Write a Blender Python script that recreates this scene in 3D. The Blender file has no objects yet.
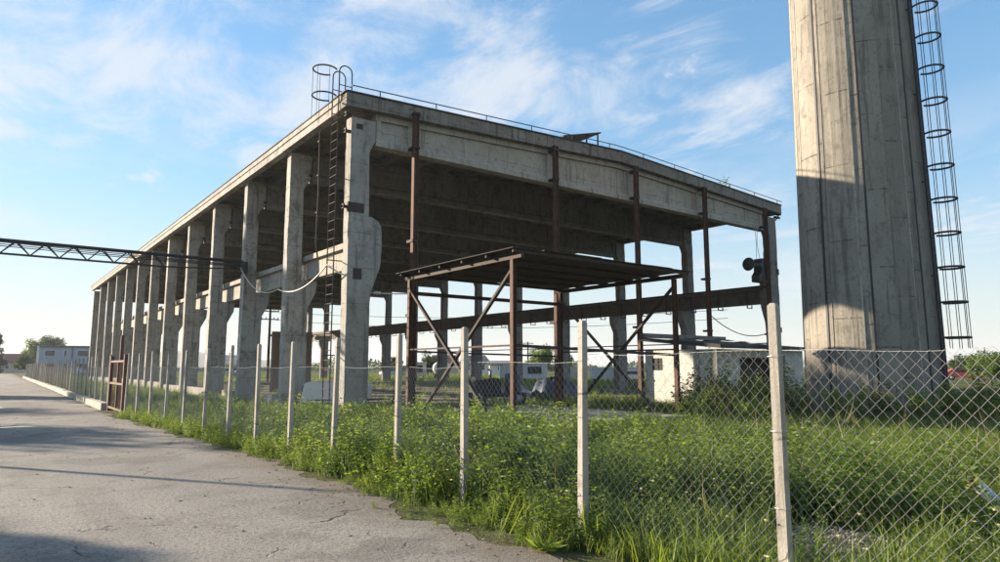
import bpy, math, random
import numpy as np
from mathutils import Vector, Matrix
R = math.radians
random.seed(7)
rng = np.random.default_rng(7)
sc = bpy.context.scene
COL = sc.collection

# ------------------------------------------------------------------ camera, sky, sun, exposure
cam_d = bpy.data.cameras.new('camera')
cam_d.sensor_width = 36.0
cam_d.lens = 24.16
cam_d.clip_start = 0.05
cam_d.clip_end = 6000
cam = bpy.data.objects.new('camera', cam_d)
COL.objects.link(cam)
cam.location = (0, 0, 1.6)
cam.rotation_euler = (R(90 + 7.3), 0, R(-37.2))
sc.camera = cam
sc.render.resolution_x = 1024
sc.render.resolution_y = 575

SUN_AZ, SUN_EL = -33.0, 16.3          # compass from +Y (clockwise), elevation
world = bpy.data.worlds.new('World')
sc.world = world
world.use_nodes = True


def build_world():
    nt = world.node_tree
    nt.nodes.clear()
    N = nt.nodes.new
    L = nt.links.new
    out = N('ShaderNodeOutputWorld')
    bg = N('ShaderNodeBackground')
    bg.inputs['Strength'].default_value = 0.143
    sky = N('ShaderNodeTexSky')
    sky.sky_type = 'NISHITA'
    sky.sun_disc = False
    sky.sun_elevation = R(SUN_EL)
    sky.sun_rotation = R(SUN_AZ)
    sky.altitude = 100
    sky.air_density = 1.0
    sky.dust_density = 0.25
    sky.ozone_density = 1.5
    tc = N('ShaderNodeTexCoord')
    sep = N('ShaderNodeSeparateXYZ')
    L(tc.outputs['Generated'], sep.inputs[0])

    def math_(op, a, b=None, c=None, clamp=False):
        m = N('ShaderNodeMath'); m.operation = op; m.use_clamp = clamp
        for i, v in enumerate((a, b, c)):
            if v is None: continue
            if isinstance(v, (int, float)): m.inputs[i].default_value = v
            else: L(v, m.inputs[i])
        return m.outputs[0]

    def noise(vec, scale, detail=6, rough=.55, dist=0.0, stretch=(1, 1, 1), rot=0.0, off=(0, 0, 0)):
        mp = N('ShaderNodeMapping')
        mp.inputs['Scale'].default_value = stretch
        mp.inputs['Rotation'].default_value = (0, 0, rot)
        mp.inputs['Location'].default_value = off
        L(vec, mp.inputs['Vector'])
        n = N('ShaderNodeTexNoise')
        n.inputs['Scale'].default_value = scale
        n.inputs['Detail'].default_value = detail
        n.inputs['Roughness'].default_value = rough
        n.inputs['Distortion'].default_value = dist
        L(mp.outputs[0], n.inputs['Vector'])
        return n.outputs['Fac']

    def ramp(v, a, b):
        mr = N('ShaderNodeMapRange'); mr.interpolation_type = 'SMOOTHSTEP'
        mr.inputs['From Min'].default_value = a; mr.inputs['From Max'].default_value = b
        L(v, mr.inputs['Value'])
        return mr.outputs[0]

    z = math_('MAXIMUM', sep.outputs[2], 0.02)
    zz = math_('ADD', z, 0.14)
    comb = N('ShaderNodeCombineXYZ')
    L(math_('DIVIDE', sep.outputs[0], zz), comb.inputs[0])
    L(math_('DIVIDE', sep.outputs[1], zz), comb.inputs[1])
    P = comb.outputs[0]
    # ragged high cloud sheets, broken into flecks
    sheet_ = noise(P, .85, 4, .55, .4, (1, 1, 1), 0, (3.4, 0.9, 0))
    fleck = noise(P, 3.4, 9, .68, .5, (1.0, .62, 1), R(38), (3.1, 1.7, 0))
    cir = math_('ADD', math_('MULTIPLY', sheet_, .62), math_('MULTIPLY', fleck, .52))
    cir = math_('MULTIPLY', ramp(cir, .53, .71), .78)
    # small puffs
    puff = noise(P, 2.1, 7, .60, .3, (1, .75, 1), R(20), (11.2, 5.6, 0))
    puf = math_('MULTIPLY', ramp(puff, .585, .70), .75)
    # soft layered bank low over the horizon
    D = tc.outputs['Generated']
    bank = noise(D, 3.0, 7, .58, .4, (1, 1, 4.2), 0, (0.6, 2.9, .4))
    low = ramp(z, .40, .10)
    bk = math_('MULTIPLY', ramp(bank, .42, .64), low)
    bk = math_('MULTIPLY', bk, .72)
    haze = math_('MULTIPLY', ramp(z, .30, 0.0), .62)
    m = math_('MAXIMUM', cir, puf)
    m = math_('MAXIMUM', m, bk)
    m = math_('MAXIMUM', m, haze, clamp=True)
    mix = N('ShaderNodeMixRGB')
    L(m, mix.inputs['Fac'])
    # soft shoulder on the physical sky's brightest part, the same in every direction
    bw = N('ShaderNodeRGBToBW'); L(sky.outputs[0], bw.inputs[0])
    k = math_('DIVIDE', 1.0, math_('ADD', math_('DIVIDE', bw.outputs[0], 3.6), 1.0))
    tint = N('ShaderNodeVectorMath'); tint.operation = 'SCALE'
    L(sky.outputs[0], tint.inputs[0]); L(k, tint.inputs['Scale'])
    hs = N('ShaderNodeHueSaturation'); hs.inputs['Saturation'].default_value = 1.16; hs.inputs['Hue'].default_value = .494
    L(tint.outputs[0], hs.inputs['Color'])
    L(hs.outputs[0], mix.inputs['Color1'])
    mix.inputs['Color2'].default_value = (2.15, 2.24, 2.38, 1)
    L(mix.outputs[0], bg.inputs['Color'])
    L(bg.outputs[0], out.inputs['Surface'])


build_world()
sun_d = bpy.data.lights.new('sun', 'SUN')
sun_d.energy = 5.0
sun_d.angle = R(0.55)
sun_d.color = (1.0, 0.85, 0.66)
sun = bpy.data.objects.new('sun', sun_d)
COL.objects.link(sun)
SUN_DIR = Vector((math.sin(R(SUN_AZ)) * math.cos(R(SUN_EL)), math.cos(R(SUN_AZ)) * math.cos(R(SUN_EL)), math.sin(R(SUN_EL))))
sun.rotation_euler = SUN_DIR.to_track_quat('Z', 'Y').to_euler()
sun.location = (-20, 40, 40)

vs = sc.view_settings
vs.view_transform = 'Standard'
vs.look = 'None'
vs.exposure = 1.48
vs.gamma = 1.0
vs.use_curve_mapping = False


# ------------------------------------------------------------------ node material helpers
class NT:
    def __init__(self, name):
        self.m = bpy.data.materials.new(name)
        self.m.use_nodes = True
        self.t = self.m.node_tree
        self.t.nodes.clear()
        self.out = self.t.nodes.new('ShaderNodeOutputMaterial')
        self.b = self.t.nodes.new('ShaderNodeBsdfPrincipled')
        self.t.links.new(self.b.outputs[0], self.out.inputs['Surface'])
        self.tc = self.t.nodes.new('ShaderNodeTexCoord')
        self._w = None

    def n(self, k): return self.t.nodes.new(k)
    def l(self, a, b): self.t.links.new(a, b)

    def objvec(self, jitter=True):
        """object coordinates, shifted per object so shared meshes do not repeat"""
        if self._w: return self._w
        if not jitter:
            self._w = self.tc.outputs['Object']; return self._w
        oi = self.n('ShaderNodeObjectInfo')
        mu = self.n('ShaderNodeMath'); mu.operation = 'MULTIPLY'; mu.inputs[1].default_value = 57.0
        self.l(oi.outputs['Random'], mu.inputs[0])
        ad = self.n('ShaderNodeVectorMath'); ad.operation = 'ADD'
        self.l(self.tc.outputs['Object'], ad.inputs[0])
        self.l(mu.outputs[0], ad.inputs[1])
        self._w = ad.outputs[0]
        return self._w

    def noise(self, scale, detail=5, rough=.55, stretch=None, dist=0, vec=None):
        v = vec or self.objvec()
        if stretch:
            mp = self.n('ShaderNodeMapping'); mp.inputs['Scale'].default_value = stretch
            self.l(v, mp.inputs['Vector']); v = mp.outputs[0]
        nn = self.n('ShaderNodeTexNoise')
        nn.inputs['Scale'].default_value = scale; nn.inputs['Detail'].default_value = detail
        nn.inputs['Roughness'].default_value = rough; nn.inputs['Distortion'].default_value = dist
        self.l(v, nn.inputs['Vector'])
        return nn.outputs['Fac']

    def rng(self, v, a, b, lo=0.0, hi=1.0):
        mr = self.n('ShaderNodeMapRange'); mr.interpolation_type = 'SMOOTHSTEP'
        for k, x in (('From Min', a), ('From Max', b), ('To Min', lo), ('To Max', hi)): mr.inputs[k].default_value = x
        self.l(v, mr.inputs['Value']); return mr.outputs[0]

    def math(self, op, a, b=None):
        m = self.n('ShaderNodeMath'); m.operation = op
        for i, v in enumerate((a, b)):
            if v is None: continue
            if isinstance(v, (int, float)): m.inputs[i].default_value = v
            else: self.l(v, m.inputs[i])
        return m.outputs[0]

    def mix(self, fac, c1, c2, blend='MIX'):
        m = self.n('ShaderNodeMixRGB'); m.blend_type = blend
        for k, v in (('Fac', fac), ('Color1', c1), ('Color2', c2)):
            if isinstance(v, (int, float)): m.inputs[k].default_value = v
            elif isinstance(v, tuple): m.inputs[k].default_value = v if len(v) == 4 else v + (1,)
            else: self.l(v, m.inputs[k])
        return m.outputs[0]

    def bump(self, h, strength=.4, dist=.02):
        b = self.n('ShaderNodeBump'); b.inputs['Strength'].default_value = strength; b.inputs['Distance'].default_value = dist
        self.l(h, b.inputs['Height']); self.l(b.outputs[0], self.b.inputs['Normal'])

    def col(self, c):
        if isinstance(c, tuple): self.b.inputs['Base Color'].default_value = c if len(c) == 4 else c + (1,)
        else: self.l(c, self.b.inputs['Base Color'])

    def rough(self, r):
        if isinstance(r, (int, float)): self.b.inputs['Roughness'].default_value = r
        else: self.l(r, self.b.inputs['Roughness'])


def concrete(name, base, dark, light=None, streak=.5, grime=.5, rust=0.0, bump=.35, boards=None, jitter=True, tone=.18, lifts=1.25, cracks=.5):
    t = NT(name); v = t.objvec(jitter)
    light = light or tuple(min(1, x * 1.22) for x in base)
    big = t.noise(.55, 4, .6)
    med = t.noise(2.3, 7, .70, None, .5)
    crisp = t.noise(6.5, 7, .74)
    fine = t.noise(46, 2, .65)
    st = t.noise(1.0, 6, .66, (5.2, 5.2, .30))
    c = t.mix(t.rng(big, .32, .68), base, light)
    c = t.mix(t.math('MULTIPLY', t.rng(med, .50, .66), grime), c, dark)
    c = t.mix(t.math('MULTIPLY', t.rng(st, .53, .64), streak), c, dark)
    # pale scoured patches and lime bloom
    pale = t.noise(1.7, 6, .70, (1, 1, .7))
    c = t.mix(t.math('MULTIPLY', t.rng(pale, .57, .66), .55), c, tuple(min(1, x * 1.12) for x in light))
    if rust:
        rs = t.noise(1.3, 5, .66, (3.4, 3.4, .30))
        c = t.mix(t.math('MULTIPLY', t.rng(rs, .60, .68), rust * 2), c, (.17, .085, .04))
    c = t.mix(t.math('MULTIPLY', t.rng(crisp, .55, .64), .55), c, tuple(x * .5 for x in base))
    c = t.mix(t.math('MULTIPLY', t.rng(fine, .45, .72), .38), c, tuple(x * .6 for x in base))
    # pour joints and hairline cracks
    sp = t.n('ShaderNodeSeparateXYZ'); t.l(v, sp.inputs[0])
    zl = t.math('FRACT', t.math('DIVIDE', t.math('ADD', sp.outputs[2], t.math('MULTIPLY', crisp, .05)), lifts))
    line = t.math('MULTIPLY', t.rng(zl, .022, .006), t.rng(med, .40, .56))
    ds = t.n('ShaderNodeTexNoise'); ds.inputs['Scale'].default_value = 2.2; ds.inputs['Detail'].default_value = 3
    t.l(v, ds.inputs['Vector'])
    vm = t.n('ShaderNodeVectorMath'); vm.operation = 'MULTIPLY_ADD'
    t.l(ds.outputs['Color'], vm.inputs[0]); vm.inputs[1].default_value = (.5, .5, .5); t.l(v, vm.inputs[2])
    vo = t.n('ShaderNodeTexVoronoi'); vo.feature = 'DISTANCE_TO_EDGE'; vo.inputs['Scale'].default_value = .8
    t.l(vm.outputs[0], vo.inputs['Vector'])
    crack = t.math('MULTIPLY', t.rng(vo.outputs['Distance'], .012, .003), t.rng(big, .50, .62))
    dk = t.math('MAXIMUM', line, t.math('MULTIPLY', crack, cracks))
    c = t.mix(t.math('MULTIPLY', dk, .75), c, tuple(x * .35 for x in dark))
    oi = t.n('ShaderNodeObjectInfo')
    c = t.mix(t.math('MULTIPLY', oi.outputs['Random'], tone), c, tuple(x * .45 for x in base))
    t.col(c); t.rough(.93)
    h = t.math('ADD', t.math('MULTIPLY', med, .6), t.math('ADD', t.math('MULTIPLY', fine, .35), t.math('MULTIPLY', crisp, .6)))
    h = t.math('SUBTRACT', h, dk)
    if boards:
        bd = t.noise(1.0, 2, .5, boards)
        h = t.math('ADD', h, t.math('MULTIPLY', bd, .8))
    t.bump(h, bump, .03)
    return t.m


def rust(name, base=(.105, .045, .024), alt=(.055, .030, .022), lightc=(.20, .085, .04)):
    t = NT(name)
    a = t.noise(3.0, 6, .65); b = t.noise(22, 4, .6)
    c = t.mix(t.rng(a, .35, .65), base, alt)
    c = t.mix(t.math('MULTIPLY', t.rng(b, .52, .72), .7), c, lightc)
    t.col(c); t.rough(.8); t.b.inputs['Metallic'].default_value = .1
    t.bump(b, .3, .006)
    return t.m


def plain(name, c, rough=.6, metal=0.0, var=.25, scale=4.0, dirt=None, dirt_amt=.5, bump=.08):
    t = NT(name)
    a = t.noise(scale, 5, .6)
    k = t.mix(t.math('MULTIPLY', t.rng(a, .3, .7), var), c, tuple(x * .55 for x in c))
    if dirt:
        d = t.noise(scale * .6, 6, .65)
        k = t.mix(t.math('MULTIPLY', t.rng(d, .48, .7), dirt_amt), k, dirt)
    t.col(k); t.rough(rough); t.b.inputs['Metallic'].default_value = metal
    if bump: t.bump(t.noise(scale * 6, 3), bump, .01)
    return t.m


def leaf_mat(name, c1, c2, c3, trans=.35, dry=0.0):
    t = NT(name)
    at = t.n('ShaderNodeAttribute'); at.attribute_name = 'tint'
    geo = t.n('ShaderNodeNewGeometry')
    w = t.noise(.8, 3, .55, vec=geo.outputs['Position'])
    c = t.mix(at.outputs['Fac'], c1, c2)
    c = t.mix(t.math('MULTIPLY', t.rng(w, .40, .68), .75), c, c3)
    if dry:
        w2 = t.noise(1.3, 4, .6, vec=geo.outputs['Position'])
        c = t.mix(t.math('MULTIPLY', t.rng(w2, .56, .70), dry), c, (.22, .17, .085))
    t.col(c); t.rough(.55)
    tr = t.n('ShaderNodeBsdfTranslucent')
    c2_ = t.mix(1.0, c, (1.25, 1.15, .55), 'MULTIPLY')
    t.l(c2_, tr.inputs['Color'])
    mx = t.n('ShaderNodeMixShader'); mx.inputs[0].default_value = trans
    t.l(t.b.outputs[0], mx.inputs[1]); t.l(tr.outputs[0], mx.inputs[2]); t.l(mx.outputs[0], t.out.inputs['Surface'])
    return t.m


def ground_mat():
    t = NT('ground_soil_and_grass'); t.objvec(False)
    a = t.noise(.10, 6, .6); b = t.noise(.9, 7, .65); c = t.noise(14, 5, .65)
    k = t.mix(t.rng(a, .36, .6), (.060, .085, .024), (.105, .105, .045))
    k = t.mix(t.math('MULTIPLY', t.rng(b, .50, .66), .75), k, (.155, .125, .088))
    k = t.mix(t.math('MULTIPLY', t.rng(c, .4, .7), .55), k, (.045, .055, .02))
    t.col(k); t.rough(1.0); t.b.inputs['Specular IOR Level'].default_value = .1
    t.bump(t.math('ADD', b, c), .8, .08)
    return t.m


def yard_mat():
    t = NT('yard_dirt'); t.objvec(False)
    a = t.noise(.22, 6, .62); b = t.noise(2.2, 6, .65); c = t.noise(22, 4, .6)
    k = t.mix(t.rng(a, .46, .56), (.185, .155, .118), (.070, .088, .03))
    k = t.mix(t.math('MULTIPLY', t.rng(b, .45, .7), .55), k, (.10, .085, .062))
    k = t.mix(t.math('MULTIPLY', t.rng(c, .4, .7), .4), k, (.23, .20, .16))
    t.col(k); t.rough(1.0); t.bump(t.math('ADD', b, c), .7, .05)
    return t.m


def road_mat():
    t = NT('worn_asphalt'); t.objvec(False)
    v = t.objvec()
    a = t.noise(.16, 7, .62); b = t.noise(1.1, 9, .70); c = t.noise(24, 6, .72); d = t.noise(70, 3, .6)
    k = t.mix(t.rng(a, .35, .65), (.220, .202, .180), (.295, .270, .236))
    # old repair patches with their own tone, tyre-polished tracks, oil spots
    tr = t.noise(.55, 6, .6, (1.6, .16, 1))
    k = t.mix(t.math('MULTIPLY', t.rng(tr, .50, .62), .45), k, (.170, .155, .138))
    k = t.mix(t.math('MULTIPLY', t.rng(b, .48, .66), .60), k, (.130, .115, .098))
    pt = t.noise(.42, 3, .45)
    k = t.mix(t.math('MULTIPLY', t.rng(pt, .585, .60), .50), k, (.13, .12, .108))
    oil = t.noise(2.6, 6, .7)
    k = t.mix(t.math('MULTIPLY', t.rng(oil, .66, .72), .6), k, (.06, .054, .048))
    k = t.mix(t.math('MULTIPLY', t.rng(c, .48, .62), .70), k, (.075, .066, .057))
    k = t.mix(t.math('MULTIPLY', t.rng(d, .56, .68), .65), k, (.36, .325, .275))
    ds = t.n('ShaderNodeTexNoise'); ds.inputs['Scale'].default_value = 1.6; ds.inputs['Detail'].default_value = 6
    t.l(v, ds.inputs['Vector'])
    vm = t.n('ShaderNodeVectorMath'); vm.operation = 'MULTIPLY_ADD'
    t.l(ds.outputs['Color'], vm.inputs[0]); vm.inputs[1].default_value = (.9, .9, 0); t.l(v, vm.inputs[2])
    crack = None
    for sc_, w, lo, hi, nsc in ((.33, .007, .50, .58, .75), (1.25, .013, .545, .60, .40)):
        vo = t.n('ShaderNodeTexVoronoi'); vo.feature = 'DISTANCE_TO_EDGE'; vo.inputs['Scale'].default_value = sc_
        t.l(vm.outputs[0], vo.inputs['Vector'])
        cr = t.math('MULTIPLY', t.rng(vo.outputs['Distance'], w, w * .2), t.rng(t.noise(nsc, 5, .6), lo, hi))
        crack = cr if crack is None else t.math('MAXIMUM', crack, cr)
    k = t.mix(t.math('MULTIPLY', crack, .8), k, (.040, .036, .030))
    sx = t.n('ShaderNodeSeparateXYZ'); t.l(v, sx.inputs[0])
    edge = t.rng(t.math('ADD', sx.outputs[0], t.math('MULTIPLY', b, 1.6)), 3.9, 4.9)
    k = t.mix(t.math('MULTIPLY', edge, .8), k, (.155, .128, .092))
    t.col(k)
    t.rough(t.rng(b, .3, .7, .82, .96)); t.b.inputs['Specular IOR Level'].default_value = .3
    hh = t.math('ADD', t.math('MULTIPLY', c, .65), t.math('MULTIPLY', d, .4))
    hh = t.math('SUBTRACT', t.math('ADD', hh, t.math('MULTIPLY', b, .8)), t.math('MULTIPLY', crack, 1.2))
    t.bump(hh, .8, .02)
    return t.m


def brick_mat():
    t = NT('old_brick')
    br = t.n('ShaderNodeTexBrick')
    mp = t.n('ShaderNodeMapping'); mp.inputs['Rotation'].default_value = (R(90), 0, 0)
    t.l(t.tc.outputs['Object'], mp.inputs['Vector']); t.l(mp.outputs[0], br.inputs['Vector'])
    br.inputs['Scale'].default_value = 4.0
    br.inputs['Color1'].default_value = (.215, .14, .10, 1); br.inputs['Color2'].default_value = (.17, .115, .085, 1)
    br.inputs['Mortar'].default_value = (.28, .25, .21, 1); br.inputs['Mortar Size'].default_value = .02
    t.col(br.outputs['Color']); t.rough(.95)
    return t.m


def sheet_mat():
    t = NT('bitumen_roof_sheet')
    a = t.noise(1.2, 6, .6)
    t.col(t.mix(t.rng(a, .35, .65), (.030, .028, .027), (.065, .060, .055))); t.rough(.85)
    t.bump(t.noise(9, 4), .4, .03)
    return t.m


M = {
    'conc': concrete('weathered_concrete', (.325, .305, .272), (.105, .095, .084), (.42, .40, .362), .62, .62, .15),
    'conc_beam': concrete('pale_beam_concrete', (.36, .33, .28), (.14, .125, .105), (.44, .41, .355), .65, .4, .05),
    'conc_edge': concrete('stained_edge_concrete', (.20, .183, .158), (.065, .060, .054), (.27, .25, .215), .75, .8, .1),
    'conc_roof': concrete('dark_slab_concrete', (.20, .192, .180), (.080, .076, .070), (.27, .26, .243), .45, .75, .0, tone=.45),  # darker, more uneven tone for the roof slabs and inner beams
    'conc_tower': concrete('board_marked_tower_concrete', (.265, .240, .200), (.095, .088, .078), (.33, .30, .25), .70, .60, .05, .6, (9, 9, .25), tone=.40, lifts=2.6, cracks=.12),
    'conc_far': concrete('shade_toned_far_concrete', (.20, .185, .165), (.075, .068, .06), (.26, .24, .215), .6, .7, .1),  # shade on the far column row is put into a darker base colour
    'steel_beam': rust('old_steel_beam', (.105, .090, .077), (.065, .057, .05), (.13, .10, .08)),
    'conc_post': concrete('fence_post_concrete', (.335, .31, .265), (.13, .118, .098), (.40, .37, .32), .5, .6, .12, .35),
    'conc_kerb': concrete('kerb_concrete', (.36, .335, .285), (.18, .16, .13), (.43, .40, .34), .2, .5),
    'rust': rust('rusty_steel'),
    'rust_dark': rust('dark_rusty_steel', (.055, .034, .026), (.033, .025, .022), (.10, .05, .03)),
    'rust_gate': rust('gate_rust', (.12, .05, .035), (.07, .035, .028), (.17, .08, .05)),
    'steel_dark': plain('dark_painted_steel', (.035, .036, .042), .6, .3, .3),
    'galv': plain('galvanised_wire', (.46, .45, .43), .55, .2, .3, 3.0, (.20, .13, .09), .35),
    'cable_w': plain('pale_cable', (.55, .53, .48), .6, 0, .1),
    'cable_d': plain('black_cable', (.02, .02, .022), .6, 0, .1),
    'render_w': concrete('lime_washed_render', (.52, .50, .45), (.30, .275, .235), (.60, .58, .53), .4, .45, .05, .2),
    'sheet': sheet_mat(),
    'tin': plain('old_sheet_metal', (.055, .050, .047), .75, .2, .4, 1.2, (.06, .032, .022), .7),
    'dark_in': plain('dark_interior', (.05, .045, .04), .95),
    'white_v': plain('white_vehicle_paint', (.66, .67, .68), .4, 0, .15, 2.0, (.35, .31, .26), .35),
    'cream': plain('cream_sheet_metal', (.58, .55, .47), .5, 0, .2, 2.0, (.30, .22, .15), .4),
    'glass': plain('dark_glass', (.03, .035, .04), .12, 0, .05, 1, None, 0, 0),
    'tyre': plain('tyre_rubber', (.025, .025, .025), .85),
    'rim': plain('wheel_rim', (.30, .30, .30), .5, .6),
    'red_lamp': plain('red_lamp_lens', (.45, .03, .02), .3, 0, .05),
    'red': plain('red_paint', (.42, .06, .05), .55, 0, .2),
    'blue': plain('dull_blue_paint', (.045, .065, .11), .55, 0, .3, 3, (.06, .05, .045), .6),
    'silver': plain('silver_car_paint', (.38, .40, .43), .35, .4, .1),
    'grey_wall': plain('blue_grey_wall', (.30, .35, .42), .85, 0, .15, .6),
    'white_wall': plain('white_wall', (.68, .66, .62), .9, 0, .15, .6),
    'beige_wall': plain('beige_wall', (.46, .40, .31), .9, 0, .2, .6),
    'roof_red': plain('red_tile_roof', (.24, .095, .06), .9, 0, .3, 2),
    'roof_grey': plain('grey_roof', (.12, .12, .125), .9, 0, .3, 2),
    'wood': plain('grey_pole_wood', (.11, .09, .07), .9, 0, .4, 3),
    'bark': plain('bark', (.085, .065, .048), .95, 0, .5, 5, None, 0, .6),
    'yellow': plain('yellow_paint', (.62, .43, .02), .5),
    'brick': brick_mat(),
    'ground': ground_mat(), 'yard': yard_mat(), 'road': road_mat(),
    'weed': leaf_mat('weed_leaf', (.125, .205, .038), (.235, .305, .062), (.155, .240, .050), .52),
    'grass': leaf_mat('grass_blade', (.125, .200, .038), (.215, .285, .062), (.175, .235, .050), .52, .24),
    'shrub': leaf_mat('shrub_leaf', (.085, .155, .030), (.165, .235, .052), (.11, .180, .040), .5),
    'olive': leaf_mat('olive_shrub_leaf', (.13, .145, .032), (.20, .19, .05), (.105, .14, .03)),
    'tree': leaf_mat('tree_leaf', (.040, .070, .018), (.080, .120, .030), (.055, .085, .03)),
    'conifer': leaf_mat('conifer_leaf', (.022, .042, .020), (.04, .065, .028), (.03, .05, .022), .15),
    'straw': leaf_mat('dry_stalk', (.25, .19, .10), (.34, .27, .16), (.19, .14, .08), .15),
    'flower': leaf_mat('flower_petal', (.55, .50, .20), (.62, .60, .45), (.60, .52, .12), .3),
    'soil': plain('bare_soil', (.20, .155, .108), 1.0, 0, .6, 9, (.12, .095, .07), .6, .6),
    'stone': concrete('loose_stone', (.27, .225, .17), (.15, .12, .09), (.36, .31, .25), .1, .4),
}


def water_mat():
    t = NT('puddle_water')
    t.col((.035, .034, .032)); t.rough(.03); t.b.inputs['IOR'].default_value = 1.33
    t.b.inputs['Specular IOR Level'].default_value = .6
    return t.m


M['water'] = water_mat()


# ------------------------------------------------------------------ geometry helpers
class MB:
    def __init__(self): self.v = []; self.f = []

    def add(self, vs, fs):
        o = len(self.v)
        self.v += [tuple(p) for p in vs]
        self.f += [tuple(i + o for i in f) for f in fs]
        return self

    def box(self, x0, x1, y0, y1, z0, z1, bev=0.0):
        if bev:
            pts = []
            for (a, b, c, d, e, f_) in ((x0 + bev, x1 - bev, y0 + bev, y1 - bev, z0, z1), (x0, x1, y0 + bev, y1 - bev, z0 + bev, z1 - bev), (x0 + bev, x1 - bev, y0, y1, z0 + bev, z1 - bev)):
                pts.append([(x, y, z) for z in (e, f_) for y in (c, d) for x in (a, b)])
            A, B, C = [i * 8 for i in range(3)]
            fs = [(A + 0, A + 2, A + 3, A + 1), (A + 4, A + 5, A + 7, A + 6), (B + 0, B + 4, B + 6, B + 2), (B + 1, B + 3, B + 7, B + 5), (C + 0, C + 1, C + 5, C + 4), (C + 2, C + 6, C + 7, C + 3),
                  (A + 0, B + 0, B + 2, A + 2), (A + 1, A + 3, B + 3, B + 1), (A + 4, A + 6, B + 6, B + 4), (A + 5, B + 5, B + 7, A + 7),
                  (A + 0, A + 1, C + 1, C + 0), (A + 2, C + 2, C + 3, A + 3), (A + 4, C + 4, C + 5, A + 5), (A + 6, A + 7, C + 7, C + 6),
                  (B + 0, C + 0, C + 4, B + 4), (B + 1, B + 5, C + 5, C + 1), (B + 2, B + 6, C + 6, C + 2), (B + 3, C + 3, C + 7, B + 7)]
            for k, (a, b, c) in enumerate([(A, B, C)] * 8):
                fs.append((A + k, B + k, C + k) if k in (0, 3, 5, 6) else (A + k, C + k, B + k))
            return self.add(sum(pts, []), fs)
        vs = [(x, y, z) for z in (z0, z1) for y in (y0, y1) for x in (x0, x1)]
        return self.add(vs, [(0, 2, 3, 1), (4, 5, 7, 6), (0, 1, 5, 4), (2, 6, 7, 3), (0, 4, 6, 2), (1, 3, 7, 5)])

    def prism(self, poly, a, b, axis='y'):
        """poly: list of 2D points; extruded along axis from a to b"""
        def P(u, w, t):
            return {'y': (u, t, w), 'x': (t, u, w), 'z': (u, w, t)}[axis]
        n = len(poly)
        vs = [P(u, w, a) for u, w in poly] + [P(u, w, b) for u, w in poly]
        fs = [tuple(range(n)), tuple(range(2 * n - 1, n - 1, -1))]
        fs += [(i, n + i, n + (i + 1) % n, (i + 1) % n) for i in range(n)]
        return self.add(vs, fs)

    def tube(self, pts, r, n=6, cap=True, r1=None):
        pts = [Vector(p) for p in pts]
        vs = []; fs = []
        m = len(pts)
        up = None
        for i, p in enumerate(pts):
            d = (pts[min(i + 1, m - 1)] - pts[max(i - 1, 0)])
            if d.length < 1e-9: d = Vector((0, 0, 1))
            d.normalize()
            if up is None: up = Vector((0, 0, 1)) if abs(d.z) < .9 else Vector((1, 0, 0))
            a = d.cross(up)
            if a.length < 1e-6: a = d.cross(Vector((0, 1, 0)))
            a.normalize(); b = a.cross(d); b.normalize(); up = b
            rr = r if r1 is None else r + (r1 - r) * i / max(1, m - 1)
            for k in range(n):
                t = 2 * math.pi * k / n + math.pi / n
                vs.append(p + a * (math.cos(t) * rr) + b * (math.sin(t) * rr))
        for i in range(m - 1):
            for k in range(n):
                fs.append((i * n + k, i * n + (k + 1) % n, (i + 1) * n + (k + 1) % n, (i + 1) * n + k))
        if cap:
            fs.append(tuple(range(n - 1, -1, -1))); fs.append(tuple((m - 1) * n + k for k in range(n)))
        return self.add(vs, fs)

    def bar(self, a, b, w, h=None, up=(0, 0, 1)):
        """rectangular bar from a to b"""
        h = h or w
        a = Vector(a); b = Vector(b); d = (b - a).normalized(); u = Vector(up)
        if abs(d.dot(u)) > .98: u = Vector((1, 0, 0))
        s = d.cross(u).normalized(); u = s.cross(d).normalized()
        vs = [p + s * sx * w / 2 + u * sz * h / 2 for p in (a, b) for sx, sz in ((-1, -1), (1, -1), (1, 1), (-1, 1))]
        return self.add(vs, [(0, 3, 2, 1), (4, 5, 6, 7), (0, 1, 5, 4), (1, 2, 6, 5), (2, 3, 7, 6), (3, 0, 4, 7)])

    def lathe(self, prof, n=16, c=(0, 0, 0), axis='z'):
        vs = []; fs = []
        for r, z in prof:
            for k in range(n):
                t = 2 * math.pi * k / n
                x, y = r * math.cos(t), r * math.sin(t)
                p = {'z': (x, y, z), 'x': (z, x, y), 'y': (x, z, y)}[axis]
                vs.append((p[0] + c[0], p[1] + c[1], p[2] + c[2]))
        for i in range(len(prof) - 1):
            for k in range(n):
                fs.append((i * n + k, i * n + (k + 1) % n, (i + 1) * n + (k + 1) % n, (i + 1) * n + k))
        fs.append(tuple(range(n - 1, -1, -1))); fs.append(tuple((len(prof) - 1) * n + k for k in range(n)))
        return self.add(vs, fs)

    def mesh(self, name, mat, off=(0, 0, 0), smooth=False):
        me = bpy.data.meshes.new(name)
        me.from_pydata([(x - off[0], y - off[1], z - off[2]) for x, y, z in self.v], [], self.f)
        me.materials.append(M[mat] if isinstance(mat, str) else mat)
        if smooth:
            me.polygons.foreach_set('use_smooth', [True] * len(me.polygons))
        me.update()
        return me

    def build(self, name, mat, parent=None, smooth=False, loc=None):
        """world-space verts; becomes a child of parent (parents carry no rotation)"""
        o0 = wpos(parent) if parent else (loc or (0, 0, 0))
        me = self.mesh(name, mat, o0, smooth)
        return link(name, me, parent, (0, 0, 0) if parent else o0)


def wpos(o):
    p = Vector((0, 0, 0))
    while o is not None:
        p += o.location; o = o.parent
    return p


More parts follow.
